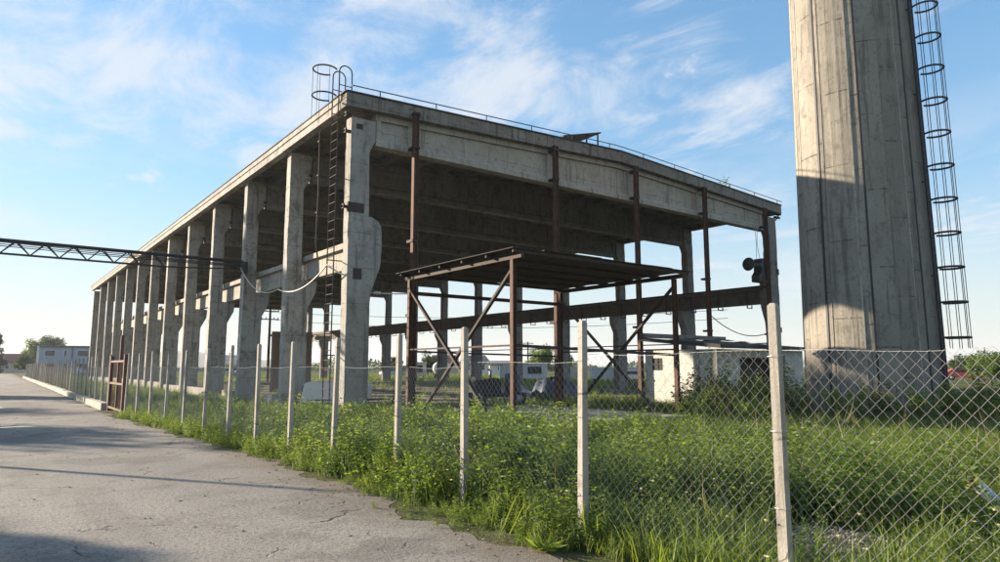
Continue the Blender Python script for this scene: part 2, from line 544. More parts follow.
def link(name, me, parent=None, loc=(0, 0, 0), rot=(0, 0, 0), scale=(1, 1, 1)):
    o = bpy.data.objects.new(name, me)
    COL.objects.link(o)
    o.parent = parent; o.location = loc; o.rotation_euler = rot; o.scale = scale
    return o


def tag(o, label=None, cat=None, group=None, kind=None):
    if label: o['label'] = label
    if cat: o['category'] = cat
    if group: o['group'] = group
    if kind: o['kind'] = kind
    return o


def thing(name, label, cat, loc=(0, 0, 0), group=None, rotz=0):
    o = bpy.data.objects.new(name, None)
    COL.objects.link(o)
    o.empty_display_size = .3
    o.location = loc; o.rotation_euler = (0, 0, rotz)
    return tag(o, label, cat, group)


def copy_thing(root, loc, rotz=0, scale=None, label=None, group=None):
    r = root.copy(); COL.objects.link(r); r.location = loc; r.rotation_euler = (0, 0, rotz)
    if scale: r.scale = scale
    if label: r['label'] = label
    if group: r['group'] = group
    for ch in list(root.children):
        c = ch.copy(); COL.objects.link(c); c.parent = r
        for g in list(ch.children):
            d = g.copy(); COL.objects.link(d); d.parent = c
    return r


def catenary(a, b, sag, n=14):
    a = Vector(a); b = Vector(b)
    return [a.lerp(b, i / n) - Vector((0, 0, sag * 4 * (i / n) * (1 - i / n))) for i in range(n + 1)]


def clutter(v, amp): return v + random.uniform(-amp, amp)


# ------------------------------------------------------------------ numpy leaf meshes
def np_mesh(name, verts, tris, mat, tint=None):
    me = bpy.data.meshes.new(name)
    nv, nf = len(verts), len(tris)
    me.vertices.add(nv); me.vertices.foreach_set('co', np.ascontiguousarray(verts, dtype=np.float32).ravel())
    me.loops.add(nf * 3); me.loops.foreach_set('vertex_index', np.ascontiguousarray(tris, dtype=np.int32).ravel())
    me.polygons.add(nf); me.polygons.foreach_set('loop_start', np.arange(0, nf * 3, 3, dtype=np.int32))
    if tint is not None:
        at = me.attributes.new('tint', 'FLOAT', 'POINT'); at.data.foreach_set('value', np.ascontiguousarray(tint, dtype=np.float32))
    me.materials.append(M[mat] if isinstance(mat, str) else mat)
    me.update(calc_edges=True)
    me.validate()
    return me


def leaves(pos, dirs, length, width, fold=.25, tint=None):
    """kite leaves: 4 verts, 2 triangles folded along the midrib. pos (n,3), dirs (n,3) unit"""
    n = len(pos)
    up = rng.normal(size=(n, 3)) * .55 + np.array([0, 0, 1.0])
    s = np.cross(dirs, up); s /= np.linalg.norm(s, axis=1)[:, None] + 1e-9
    nn = np.cross(s, dirs)
    L = np.broadcast_to(np.asarray(length, float), (n,))[:, None]; Wd = np.broadcast_to(np.asarray(width, float), (n,))[:, None]
    mid = pos + dirs * L * .45
    v = np.stack([pos, mid + s * Wd * .5 + nn * Wd * fold, pos + dirs * L - nn * L * .12, mid - s * Wd * .5 + nn * Wd * fold], 1).reshape(-1, 3)
    b = np.arange(n)[:, None] * 4
    t = np.concatenate([b + np.array([[0, 1, 2]]), b + np.array([[0, 2, 3]])], 1).reshape(-1, 3)
    ti = np.repeat(rng.random(n) if tint is None else tint, 4)
    return v, t, ti


def stems(a, b, r):
    """thin three-sided stems between a and b (n,3)"""
    n = len(a)
    o = [np.array([math.cos(k * 2.094), math.sin(k * 2.094), 0]) for k in range(3)]
    v = np.stack([a + o[0] * r, a + o[1] * r, a + o[2] * r, b], 1).reshape(-1, 3)
    bb = np.arange(n)[:, None] * 4
    t = np.concatenate([bb + np.array([[0, 1, 3]]), bb + np.array([[1, 2, 3]]), bb + np.array([[2, 0, 3]])], 1).reshape(-1, 3)
    return v, t, np.repeat(rng.random(n) * .5, 4)


def cat(parts):
    V = []; T = []; I = []; o = 0
    for v, t, i in parts:
        V.append(v); T.append(t + o); I.append(i); o += len(v)
    return np.concatenate(V), np.concatenate(T), np.concatenate(I)


def unit(v): return v / (np.linalg.norm(v, axis=-1, keepdims=True) + 1e-9)


def proto_weed(h=.6, ns=6, nl=11, ll=.075, lw=.038, spread=.5):
    parts = []
    for k in range(ns):
        th = rng.random() * 6.283; lean = rng.random() * spread
        base = np.array([rng.normal() * .06, rng.normal() * .06, 0])
        hh = h * rng.uniform(.55, 1.1)
        tip = base + np.array([math.cos(th) * lean * hh, math.sin(th) * lean * hh, hh])
        parts.append(stems(base[None], tip[None], .006))
        t = np.sort(rng.uniform(.18, 1.0, nl)); p = base + (tip - base) * t[:, None]
        an = np.arange(nl) * 2.4 + rng.random() * 6
        d = unit(np.stack([np.cos(an), np.sin(an), rng.uniform(-.15, .75, nl)], 1))
        sz = rng.uniform(.6, 1.2, nl) * (1.15 - .5 * t)
        parts.append(leaves(p, d, ll * sz, lw * sz))
    return cat(parts)


def proto_grass(h=.4, nb=18, w=.009, spread=.45, r=.09):
    n = nb
    th = rng.random(n) * 6.283; le = rng.random(n) * spread; hh = h * rng.uniform(.45, 1.1, n)
    base = np.stack([rng.normal(size=n) * r, rng.normal(size=n) * r, np.zeros(n)], 1)
    out = np.stack([np.cos(th), np.sin(th), np.zeros(n)], 1); sd = np.stack([-np.sin(th), np.cos(th), np.zeros(n)], 1)
    z = np.array([0, 0, 1.0])
    m1 = base + out * (le * hh * .35)[:, None] + z * (hh * .6)[:, None]
    tip = base + out * (le * hh * 1.2)[:, None] + z * (hh * (1 - le * .35))[:, None]
    v = np.stack([base - sd * w, base + sd * w, m1 - sd * w * .8, m1 + sd * w * .8, tip], 1).reshape(-1, 3)
    b = np.arange(n)[:, None] * 5
    t = np.concatenate([b + np.array([[0, 1, 3]]), b + np.array([[0, 3, 2]]), b + np.array([[2, 3, 4]])], 1).reshape(-1, 3)
    return v, t, np.repeat(rng.random(n), 5)


def proto_rosette(n=11, L=.26, w=.09):
    an = np.arange(n) * 2.4 + rng.random(n) * .5
    d = unit(np.stack([np.cos(an), np.sin(an), rng.uniform(.25, 1.0, n)], 1))
    sz = rng.uniform(.6, 1.1, n)
    return leaves(np.zeros((n, 3)), d, L * sz, w * sz, .12)


def scatter(name, protos, pts, scales, mat, pick=None, tilt=.12):
    """one merged mesh of many small plants"""
    n = len(pts)
    pick = rng.integers(0, len(protos), n) if pick is None else pick
    V = []; T = []; I = []; o = 0
    for k, (pv, pt, pi) in enumerate(protos):
        idx = np.where(pick == k)[0]
        if not len(idx): continue
        m = len(idx); th = rng.random(m) * 6.283
        c, s = np.cos(th), np.sin(th)
        S = scales[idx]
        x = (pv[None, :, 0] * c[:, None] - pv[None, :, 1] * s[:, None])
        y = (pv[None, :, 0] * s[:, None] + pv[None, :, 1] * c[:, None])
        zz = np.broadcast_to(pv[None, :, 2], x.shape)
        tx = rng.normal(size=m)[:, None] * tilt; ty = rng.normal(size=m)[:, None] * tilt
        v = np.stack([(x + zz * tx) * S[:, None] + pts[idx, 0:1], (y + zz * ty) * S[:, None] + pts[idx, 1:2], zz * S[:, None] + pts[idx, 2:3]], 2).reshape(-1, 3)
        t = (pt[None] + (np.arange(m) * len(pv))[:, None, None]).reshape(-1, 3) + o
        V.append(v); T.append(t); o += len(v)
        sh = rng.normal(size=m) * .18
        I.append(np.clip(pi[None] * .75 + .12 + sh[:, None], 0, 1).reshape(-1))
    me = np_mesh(name, np.concatenate(V), np.concatenate(T), mat, np.concatenate(I))
    return link(name, me)

# ------------------------------------------------------------------ ground, road, puddles
def sheet(name, mat, x0, x1, y0, y1, z, nx=1, ny=1, fz=None, fx=None):
    vs = []; fs = []
    for j in range(ny + 1):
        for i in range(nx + 1):
            x = x0 + (x1 - x0) * i / nx; y = y0 + (y1 - y0) * j / ny
            if fx: x = fx(i, nx, x, y)
            vs.append((x, y, z + (fz(x, y) if fz else 0)))
    for j in range(ny):
        for i in range(nx):
            a = j * (nx + 1) + i
            fs.append((a, a + 1, a + nx + 2, a + nx + 1))
    m = MB(); m.add(vs, fs)
    return m.build(name, mat)


tag(sheet('ground', 'ground', -2500, 2500, -2500, 2500, 0.0, 2, 2), kind='structure')


def fence_x(y):
    if y < 9: return 4.46
    if y < 26: return 4.46 - .74 * (y - 9) / 17
    return 3.72 + .0093 * (y - 26)


def wob(y, s=0.0):
    return .13 * math.sin(y * 1.7 + s) + .09 * math.sin(y * 4.3 + 1 + s) + .05 * math.sin(y * 9.1 + 2.2 + s) + .03 * math.sin(y * 17.3 + s) + .02 * math.sin(y * 31.7 + 2 * s)


road_line = lambda y: fence_x(y) - (.52 if y < 5.5 else max(.22, .52 - .05 * (y - 5.5))) + (.06 if y > 29 else 0)
tag(sheet('road', 'road', -5.2, 4.0, -12, 200, 0.004, 4, 2600,
          fx=lambda i, n, x, y: (road_line(y) - .12 + wob(y)) if i == n else (x + wob(y, 3) if i == 0 else x)), kind='structure')
tag(sheet('yard', 'yard', 9.3, 37.4, 21.2, 96, 0.004, 8, 20, fx=lambda i, n, x, y: x + .4 * math.sin(y * .9 + i)), kind='structure')


def puddle(cx, cy, rx, ry, seed):
    random.seed(seed)
    n = 36; ph = [random.random() * 6 for _ in range(4)]
    vs = [(cx, cy, .008)]
    for k in range(n):
        t = 2 * math.pi * k / n
        q = 1 + .22 * math.sin(2 * t + ph[0]) + .16 * math.sin(3 * t + ph[1]) + .10 * math.sin(5 * t + ph[2]) + .06 * math.sin(9 * t + ph[3])
        vs.append((cx + rx * q * math.cos(t), cy + ry * q * math.sin(t), .008))
    m = MB(); m.add(vs, [(0, 1 + k, 1 + (k + 1) % n) for k in range(n)])
    tag(m.build('puddle', 'water'), kind='structure')


puddle(.72, 22.5, .40, .22, 3)
puddle(.45, 33.5, .22, .5, 5)
random.seed(11)

# ------------------------------------------------------------------ the hall
XL, XR = 9.65, 36.95
Y0, BAY, NB = 21.4, 6.0, 12
CD = .50                       # column depth along the length
XM = (XL + XR) / 2
HALF = (XR - XL) / 2
RISE = .58
EAVE = 11.20                   # roof top at the eave
RT = .50                       # roof edge thickness
hall = thing('industrial_hall', 'long roofless-walled concrete factory hall on two rows of columns', 'building', (XL, Y0, 0))
hall['label'] = 'long open-sided concrete factory hall standing on two rows of columns'


def roof_z(x): return EAVE + RISE * (1 - abs(x - XM) / HALF)


def column_mesh(front, side, seed):
    """sliced shaft, inner side towards side*x; corners are chipped unevenly"""
    g = random.Random(seed)
    if front:
        p = [(-.1, .88), (3.95, .88), (4.25, .93), (5.05, 1.24), (5.3, 1.28), (6.40, 1.28), (6.60, 1.25), (6.74, 1.17), (6.83, 1.04), (6.88, .90), (6.90, .76), (9.2, .74), (9.42, .80), (9.68, .95), (10.42, .95)]
    else:
        p = [(-.1, .97), (4.05, .97), (4.72, 1.30), (5.22, 1.33), (5.24, .64), (9.1, .60), (9.4, .74), (9.68, .93), (10.66, .93)]
    zs = []
    for (z0, w0), (z1, w1) in zip(p, p[1:]):
        n = max(1, int((z1 - z0) / .22))
        zs += [(z0 + (z1 - z0) * i / n, w0 + (w1 - w0) * i / n) for i in range(n)]
    zs.append(p[-1])
    vs = []; fs = []
    ch = [.03] * 4
    for z, w in zs:
        for i in range(4):
            ch[i] = max(.015, min(.10, ch[i] + g.uniform(-.018, .018)))
            if g.random() < .03: ch[i] = g.uniform(.07, .12)
            elif ch[i] > .05: ch[i] *= .8
        a, b, c, d = ch
        j = lambda: g.uniform(-.004, .004)
        sec = [(a, 0), (w - b, 0), (w, b), (w, CD - c), (w - c, CD), (d, CD), (0, CD - d), (0, a)]
        vs += [(side * (x + j()), y + j(), z) for x, y in sec]
    m = len(zs)
    for i in range(m - 1):
        for k in range(8): fs.append((i * 8 + k, i * 8 + (k + 1) % 8, (i + 1) * 8 + (k + 1) % 8, (i + 1) * 8 + k))
    fs.append(tuple(range(7, -1, -1))); fs.append(tuple((m - 1) * 8 + k for k in range(8)))
    if side < 0: fs = [tuple(reversed(f)) for f in fs]
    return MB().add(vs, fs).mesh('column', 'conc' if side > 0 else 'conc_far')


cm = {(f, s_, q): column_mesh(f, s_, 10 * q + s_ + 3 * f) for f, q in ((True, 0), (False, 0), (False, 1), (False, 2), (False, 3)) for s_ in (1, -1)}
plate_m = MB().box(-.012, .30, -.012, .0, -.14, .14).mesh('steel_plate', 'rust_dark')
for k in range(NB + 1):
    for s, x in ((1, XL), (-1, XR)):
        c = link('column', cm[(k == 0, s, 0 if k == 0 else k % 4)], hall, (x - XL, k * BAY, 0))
        if k == 0 and s == 1:
            MB().box(XL - .06, XL + .55, Y0 - .02, Y0 + .1, 6.98, 7.32).build('steel_plate', 'rust_dark', c)
            MB().box(XL + .20, XL + .52, Y0 - .018, Y0 + .1, 4.62, 5.0).build('steel_plate', 'rust_dark', c)
            MB().box(XL + .18, XL + .42, Y0 - .02, Y0 + .1, 10.02, 10.2).build('steel_plate', 'rust_dark', c)
            for z in (7.12, 9.85, 10.45):
                MB().box(XL - .22, XL + .0, Y0 + .06, Y0 + .2, z, z + .08).box(XL - .22, XL - .16, Y0 + .02, Y0 + .24, z - .04, z + .12).build('bracket', 'rust_dark', c)
        elif s == 1:
            MB().box(XL + .80, XL + .93, Y0 + k * BAY - .03, Y0 + k * BAY + .53, 9.74, 9.86).build('steel_plate', 'rust_dark', c)
        if k == 0 and s == -1:
            MB().box(XR - .22, XR + .05, Y0 - .02, Y0 + .05, 7.0, 7.35).build('steel_plate', 'rust_dark', c)
            MB().box(XR - .12, XR + .04, Y0 - .02, Y0 + .05, 3.6, 3.9).build('steel_plate', 'rust_dark', c)
            MB().box(XR - .05, XR + .45, Y0 - .05, Y0 + .10, 10.45, 10.56).box(XR + .2, XR + .5, Y0 - .10, Y0 + .12, 10.66, 10.78).bar((XR, Y0, 10.3), (XR + .4, Y0, 10.7), .05).build('bracket', 'rust_dark', c)


# roof beams: I section, flat soffit, gabled top
def roof_beam_mesh():
    m = MB()
    x0, x1 = .97, 2 * HALF - .97
    def ztop(x): return roof_z(XL + x) - RT - .012
    def seg(ya, yb, f0, f1):
        n = 14
        vs = []; fs = []
        for i in range(n + 1):
            x = x0 + (x1 - x0) * i / n
            vs += [(x, ya, f0(x)), (x, yb, f0(x)), (x, yb, f1(x)), (x, ya, f1(x))]
        for i in range(n):
            a = i * 4; b = a + 4
            fs += [(a, b, b + 1, a + 1), (a + 1, b + 1, b + 2, a + 2), (a + 2, b + 2, b + 3, a + 3), (a + 3, b + 3, b, a)]
        fs += [(0, 1, 2, 3), (n * 4 + 3, n * 4 + 2, n * 4 + 1, n * 4)]
        m.add(vs, fs)
    seg(.03, .47, lambda x: 9.55, lambda x: 9.76)
    seg(.16, .34, lambda x: 9.765, lambda x: ztop(x) - .215)
    seg(.05, .45, lambda x: ztop(x) - .21, lambda x: ztop(x))
    # fillet between web and bottom flange
    m.prism([(.05, 9.762), (.158, 9.762), (.158, 9.90)], x0, x1, 'x')
    for x in (x0 + .12, 2.40, 9.35, 14.53, 19.9, x1 - .12):
        m.box(x - .09, x + .09, .07, .43, 9.763, ztop(x) - .212)
    return m.mesh('roof_beam', 'conc_beam')


bm_ = roof_beam_mesh()
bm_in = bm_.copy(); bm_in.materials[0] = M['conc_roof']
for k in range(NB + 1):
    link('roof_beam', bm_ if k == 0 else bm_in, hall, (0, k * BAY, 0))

# roof slabs: ribbed channel panels, 18 across, 12 bays, one object each
PW = (2 * HALF + .6) / 18
ang = math.atan(RISE / HALF)
def panel_mesh():
    m = MB(); w = PW - .02; l = BAY - .02
    m.box(-w / 2, w / 2, 0, l, -.08, 0)
    m.box(-w / 2, -w / 2 + .11, 0, l, -.38, -.0805)
    m.box(w / 2 - .11, w / 2, 0, l, -.38, -.0805)
    for y in (0, l * .33, l * .66, l - .1): m.box(-w / 2 + .112, w / 2 - .112, y, y + .1, -.24, -.0805)
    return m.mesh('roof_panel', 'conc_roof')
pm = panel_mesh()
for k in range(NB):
    for i in range(18):
        x = -.3 + PW * (i + .5)
        s = 1 if i < 9 else -1
        link('roof_panel', pm, hall, (x, k * BAY + .25, roof_z(XL + x) - .10), (0, -ang * s, 0))
# bitumen covering
m = MB()
for s in (-1, 1):
    xe = XM + s * (HALF + .30)
    a = [(xe, roof_z(xe) - .045), (XM, roof_z(XM) - .045), (XM, roof_z(XM) - .085), (xe, roof_z(xe) - .085)]
    m.prism(a, Y0 - .02, Y0 + NB * BAY + .6)
m.build('roof_covering', 'sheet', hall)

# front edge blocks
nb = 9
for i in range(nb):
    xa = XL - .30 + (2 * HALF + .6) * i / nb; xb = XL - .30 + (2 * HALF + .6) * (i + 1) / nb - .015
    pts = [(xa, roof_z(xa) - RT), (xb, roof_z(xb) - RT), (xb, roof_z(xb)), (xa, roof_z(xa))]
    if xa < XM < xb: pts = [(xa, roof_z(xa) - RT), (XM, roof_z(XM) - RT), (xb, roof_z(xb) - RT), (xb, roof_z(xb)), (XM, roof_z(XM)), (xa, roof_z(xa))]
    e = MB().prism(pts, Y0 - .24, Y0 + .22).build('edge_block', 'conc_edge', hall)
    e.location.y += random.uniform(-.012, .012)
    up = [(u, w + (RT + .004 if w < roof_z(u) - RT / 2 else .05)) for u, w in pts]
    MB().prism(up, Y0 - .29, Y0 + .20).build('roof_edging', 'sheet', e)
# eave blocks along both sides
def eave_mesh(s):
    m = MB(); l = BAY - .02
    z1 = roof_z(XL - .30)
    m.box(-.34 * s if s > 0 else 0, 0 if s > 0 else .34, 0, l, z1 - .20, z1 - .004)
    m.box(-.30 * s if s > 0 else 0, 0 if s > 0 else .30, 0, l, z1 - RT, z1 - .205)
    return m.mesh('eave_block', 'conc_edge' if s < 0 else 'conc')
for s, x in ((1, XL), (-1, XR)):
    em = eave_mesh(s)
    for k in range(NB):
        e = link('eave_block', em, hall, (x - XL, k * BAY + .23, random.uniform(-.012, .012)))
    MB().box(x - .37 if s > 0 else x - .02, x + .02 if s > 0 else x + .37, Y0 - .26, Y0 + NB * BAY + .62, roof_z(XL - .3) + .016, roof_z(XL - .3) + .05).build('gutter_strip', 'sheet', hall)
# crane runway beams
def crane_mesh(s):
    m = MB(); l = BAY - .03
    c = 1.02 * s
    m.box(c - .14, c + .14, 0, l, 5.25, 6.02)
    m.box(c - .30, c + .30, 0, l, 6.025, 6.24)
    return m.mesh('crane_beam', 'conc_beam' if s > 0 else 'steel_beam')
for s, x in ((1, XL), (-1, XR)):
    mm = crane_mesh(s)
    rail = MB().box(1.02 * s - .05, 1.02 * s + .05, 0, BAY - .03, 6.245, 6.36).box(1.02 * s - .20, 1.02 * s + .20, 0, BAY - .03, 6.241, 6.262).mesh('rail', 'rust_dark')
    br = MB(); c = 1.02 * s
    for yy in (0,):
        br.box(c - .33, c - .29, yy, yy + .06, 5.08, 6.02).box(c - .33, c + .18, yy, yy + .06, 5.04, 5.09).box(c + .14, c + .18, yy, yy + .06, 5.09, 5.24)
    brm = br.mesh('clamp', 'rust_dark')
    for k in range(NB):
        b = link('crane_beam', mm, hall, (x - XL, k * BAY + .27, 0))
        if not (s > 0 and k == 0): link('rail', rail, b)
        if s < 0:
            for yy in (1.0, 3.0, 5.0): link('clamp', brm, b, (0, yy, 0))

# wind posts of the open gable (rusty channel posts)
for x, z0, z1 in ((12.05, 0, 11.0), (19.0, 0, 11.15), (24.18, 0, 11.2), (29.55, 2.9, 11.05), (35.25, 0, 10.75)):
    m = MB(); yy = Y0 - .32
    m.box(x - .10, x - .075, yy - .12, yy + .06, z0, z1).box(x + .075, x + .10, yy - .12, yy + .06, z0, z1).box(x - .075, x + .075, yy - .05, yy - .025, z0, z1)
    p = m.build('wind_post', 'rust', hall)
    for z in [zz for zz in (1.1, 3.4, 6.1, 9.6, 10.9) if zz > z0 + .2 and zz < z1]:
        MB().box(x - .13, x + .13, yy - .135, yy + .30, z, z + .10).build('fixing_plate', 'rust_dark', p)
# the paired pipe beside the first post
MB().tube([(11.82, Y0 - .42, 0), (11.82, Y0 - .42, 4.6)], .04, 8).build('stand_pipe', 'rust', hall, True)
# roof railing
m = MB()
pts = [(x, Y0 - .16, roof_z(x) + .30) for x in np.linspace(XL - .1, XR + .5, 24)]
m.tube(pts, .022, 6)
for x in np.linspace(XL + 1.0, XR, 12): m.tube([(x, Y0 - .16, roof_z(x) - .02), (x, Y0 - .16, roof_z(x) + .30)], .022, 6)
m.build('roof_railing', 'steel_dark', hall)
# roof hatch lid propped open
hx, hy = 22.9, 24.0
hz = roof_z(hx)
h_ = MB().box(hx - .5, hx + .6, hy - .5, hy + .5, hz - .1, hz + .45).build('roof_hatch', 'conc_edge', hall)
lid = MB()
a, b, cc, d = (hx - 1.3, hy - .7, hz + 1.0), (hx + 1.3, hy - .7, hz + 1.72), (hx + 1.3, hy + .9, hz + 1.72), (hx - 1.3, hy + .9, hz + 1.0)
lid.add([a, b, cc, d] + [(p[0], p[1], p[2] + .07) for p in (a, b, cc, d)], [(3, 2, 1, 0), (4, 5, 6, 7), (0, 1, 5, 4), (1, 2, 6, 5), (2, 3, 7, 6), (3, 0, 4, 7)])
lid.build('lid', 'rust_dark', h_)
lg = MB()
for x, y, z in ((hx + 1.15, hy - .6, hz + 1.68), (hx + .35, hy - .6, hz + 1.46), (hx + 1.15, hy + .8, hz + 1.68), (hx - 1.2, hy - .6, hz + 1.03), (hx - 1.2, hy + .8, hz + 1.03)): lg.bar((x, y, hz - .2), (x, y, z), .06)
lg.build('lid_prop', 'rust_dark', h_)

# service ladder on the road side, with cage hoops above the roof
LX, LYA, LYB = 9.16, 21.46, 22.02
lad = MB()
for y in (LYA, LYB):
    lad.tube([(LX, y, .25), (LX, y, 12.0)] + [(LX + .24 - .24 * math.cos(t), y, 12.0 + .24 * math.sin(t)) for t in np.linspace(.3, math.pi, 8)] + [(LX + .48, y, 11.28)], .024, 6)
    lad.tube([(LX + .02, y, 11.5), (LX + .48, y, 11.5)], .018, 6)
ladder = lad.build('service_ladder', 'rust_dark', hall)
rg = MB().tube([(0, LYA, 0), (0, LYB, 0)], .014, 6).mesh('rung', 'rust_dark')
for i in range(34):
    link('rung', rg, ladder, (LX - XL, -Y0, .55 + i * .32))
for z in (11.05, 12.02):
    MB().tube([(LX - .42 + .42 * math.cos(t), (LYA + LYB) / 2 + .42 * math.sin(t), z) for t in np.linspace(.75, 2 * math.pi - .75, 22)], .03, 6).build('hoop', 'rust_dark', ladder)
for t in (1.6, 2.6, 3.7, 4.7):
    MB().tube([(LX - .42 + .42 * math.cos(t), (LYA + LYB) / 2 + .42 * math.sin(t), 10.2), (LX - .42 + .42 * math.cos(t), (LYA + LYB) / 2 + .42 * math.sin(t), 12.02)], .008, 5).build('cage_strip', 'rust_dark', ladder)
for z in (2.0, 5.3, 8.3, 10.6):
    MB().tube([(LX, LYB, z), (LX + .6, LYB, z)], .02, 6).build('bracket', 'rust_dark', ladder)
# broken down-pipe next to the ladder
MB().tube([(9.25, 23.3, 10.3), (9.27, 23.3, 7.9), (9.22, 23.25, 6.1), (9.36, 23.4, 5.6)], .03, 6).build('down_pipe', 'rust_dark', hall, True)
for z in (9.9, 8.6, 7.2): MB().box(9.2, 9.6, 23.24, 23.36, z, z + .05).build('pipe_clip', 'rust_dark', hall)
# low plinth walls between the road-side columns
for k in range(3, 12):
    h = .55 if k > 4 else .42
    MB().box(XL + .15, XL + .40, Y0 + k * BAY + CD + .03, Y0 + (k + 1) * BAY - .03, -.05, h + random.uniform(-.03, .03), .015).build('plinth_wall', 'conc_kerb', hall)
for k, (ya, yb) in ((1, (28.2, 29.3)), (2, (34.2, 35.8))):
    MB().box(XL - .1, XL + .3, ya, yb, -.05, .45, .02).build('plinth_wall', 'conc_kerb', hall)
# steel tie beam low between the far columns
MB().box(XR - 1.0, XR - .9, Y0 + 6, Y0 + 36, 3.05, 3.12).build('tie_rail', 'rust_dark', hall)

# hanging factory lamp
lp = thing('hanging_lamp', 'pale enamel factory lamp hanging under the hall roof', 'lamp', (18.6, 28.5, 9.8))
MB().lathe([(.05, 10.25), (.08, 10.1), (.20, 9.9), (.24, 9.8), (.22, 9.79), (.05, 10.0)], 16, (18.6, 28.5, 0)).build('shade', 'galv', lp, True)
MB().tube([(18.6, 28.5, 10.2), (18.6, 28.5, 11.1)], .02, 6).build('stem', 'rust_dark', lp)
MB().lathe([(.02, 10.02), (.08, 9.92), (.09, 9.86), (.05, 9.78), (.01, 9.77)], 12, (18.6, 28.5, 0)).build('bulb', 'white_v', lp, True)

# horn loudspeaker on the far corner column
hs = thing('horn_loudspeaker', 'black horn loudspeaker on a bracket beside the far gable column', 'loudspeaker', (34.9, 21.2, 7.0))
m = MB().lathe([(.36, 0), (.38, .04), (.30, .10), (.18, .28), (.11, .50), (.10, .85), (.16, .9), (.18, 1.2), (.10, 1.25)], 18, (33.45, 21.15, 7.30), 'x')
m.build('horn', 'steel_dark', hs, True)
MB().prism([(34.45, 6.4), (35.35, 6.4), (35.35, 7.8), (34.75, 7.75), (34.7, 7.0), (34.45, 6.75)], 21.1, 21.6).build('housing', 'steel_dark', hs)
MB().box(34.2, 35.3, 21.0, 21.12, 6.36, 6.46).build('bracket', 'rust_dark', hs)

# ------------------------------------------------------------------ steel canopy in front of the gable
CX0, CX1, CY0, CY1, CZ = 10.87, 17.5, 13.75, 19.2, 4.42
can = thing('steel_canopy', 'rusty steel canopy with flat sheet roof and crossed braces before the hall gable', 'canopy', (CX0, CY0, 0))
for x, y, zt in ((CX0, CY0, CZ), (CX0, CY1, CZ), (CX1, CY0, CZ), (CX1, CY1, CZ)):
    p = MB().box(x - .06, x - .045, y - .065, y + .065, 0, zt).box(x + .045, x + .06, y - .065, y + .065, 0, zt).box(x - .045, x + .045, y - .012, y + .012, 0, zt).build('post', 'rust', can)
    MB().box(x - .18, x + .18, y - .18, y + .18, -.02, .09).build('base_plate', 'conc_kerb', p)
for x in (CX0, CX1):
    MB().bar((x, CY0 - .4, CZ + .07), (x, CY1 + .3, CZ + .07), .10, .13).build('main_beam', 'rust_dark', can)
    MB().bar((x + .04, CY0 + .1, 4.15), (x + .04, CY1 - .6, .05), .10, .07).build('brace', 'rust_dark', can)
    MB().bar((x - .045, CY1 - .1, 4.1), (x - .045, CY0 + .7, .05), .10, .07).build('brace', 'rust_dark', can)
    MB().bar((x, CY0 + .09, 2.16), (x, CY1 - .09, 2.16), .05, .05).build('rail', 'rust_dark', can)
MB().bar((CX0 + .08, CY0, 2.16), (CX1 - .08, CY0, 1.98), .06, .08).build('rail', 'rust_dark', can)
MB().bar((CX0 + .08, CY1, 2.1), (CX1 - .08, CY1, 2.0), .06, .06).build('rail', 'rust_dark', can)
MB().bar((CX0 + .08, CY1, 4.0), (CX1 - .08, CY1, 4.0), .08, .12).build('rail', 'rust_dark', can)
for i in range(6):
    y = CY0 - .3 + (CY1 - CY0 + .5) * i / 5
    MB().bar((CX0 - .25, y, CZ + .175), (CX1 + .35, y, CZ + .175), .06, .08).build('joist', 'rust_dark', can)
ns = 7
for i in range(ns):
    xa = CX0 - .32 + (CX1 - CX0 + .75) * i / ns; xb = CX0 - .32 + (CX1 - CX0 + .75) * (i + 1) / ns + .03
    z = CZ + .235 + (.008 if i % 2 else 0) + random.uniform(0, .003)
    y1 = CY1 + .45 + random.uniform(-.05, .1); y0 = CY0 - .42 + random.uniform(-.03, .03)
    m = MB(); n = 8; vs = []; fs = []
    for j in range(n + 1):
        y = y0 + (y1 - y0) * j / n
        dz = .03 * math.sin(j * 1.3 + i) * (.7 if j < n else 1)
        if i == 0: dz -= .06 * math.sin(j / n * 3.1)
        vs += [(xa, y, z + max(0, dz)), (xb, y, z + max(0, dz)), (xb, y, z + .012 + max(0, dz)), (xa, y, z + .012 + max(0, dz))]
    for j in range(n):
        a = j * 4; b = a + 4
        fs += [(a, a + 1, b + 1, b), (a + 1, a + 2, b + 2, b + 1), (a + 2, a + 3, b + 3, b + 2), (a + 3, a, b, b + 3)]
    fs += [(0, 3, 2, 1), (n * 4, n * 4 + 1, n * 4 + 2, n * 4 + 3)]
    m.add(vs, fs); m.build('roof_sheet', 'tin', can)
# a bent loose strip of sheet steel hangs below the canopy's near edge
MB().add([(CX0 - .1, CY0 + 3.4, 4.30), (CX0 - .1, CY0 + .2, 4.36), (CX0 + .03, CY0 + .2, 4.30), (CX0 + .03, CY0 + 3.4, 4.24)], [(0, 1, 2, 3), (3, 2, 1, 0)]).build('sheet_strip', 'rust', can)
# concrete loading pad under the canopy
tag(MB().box(12.4, 17.0, 12.9, 20.2, -.1, .16, .02).build('loading_pad', 'conc_kerb'), kind='structure')

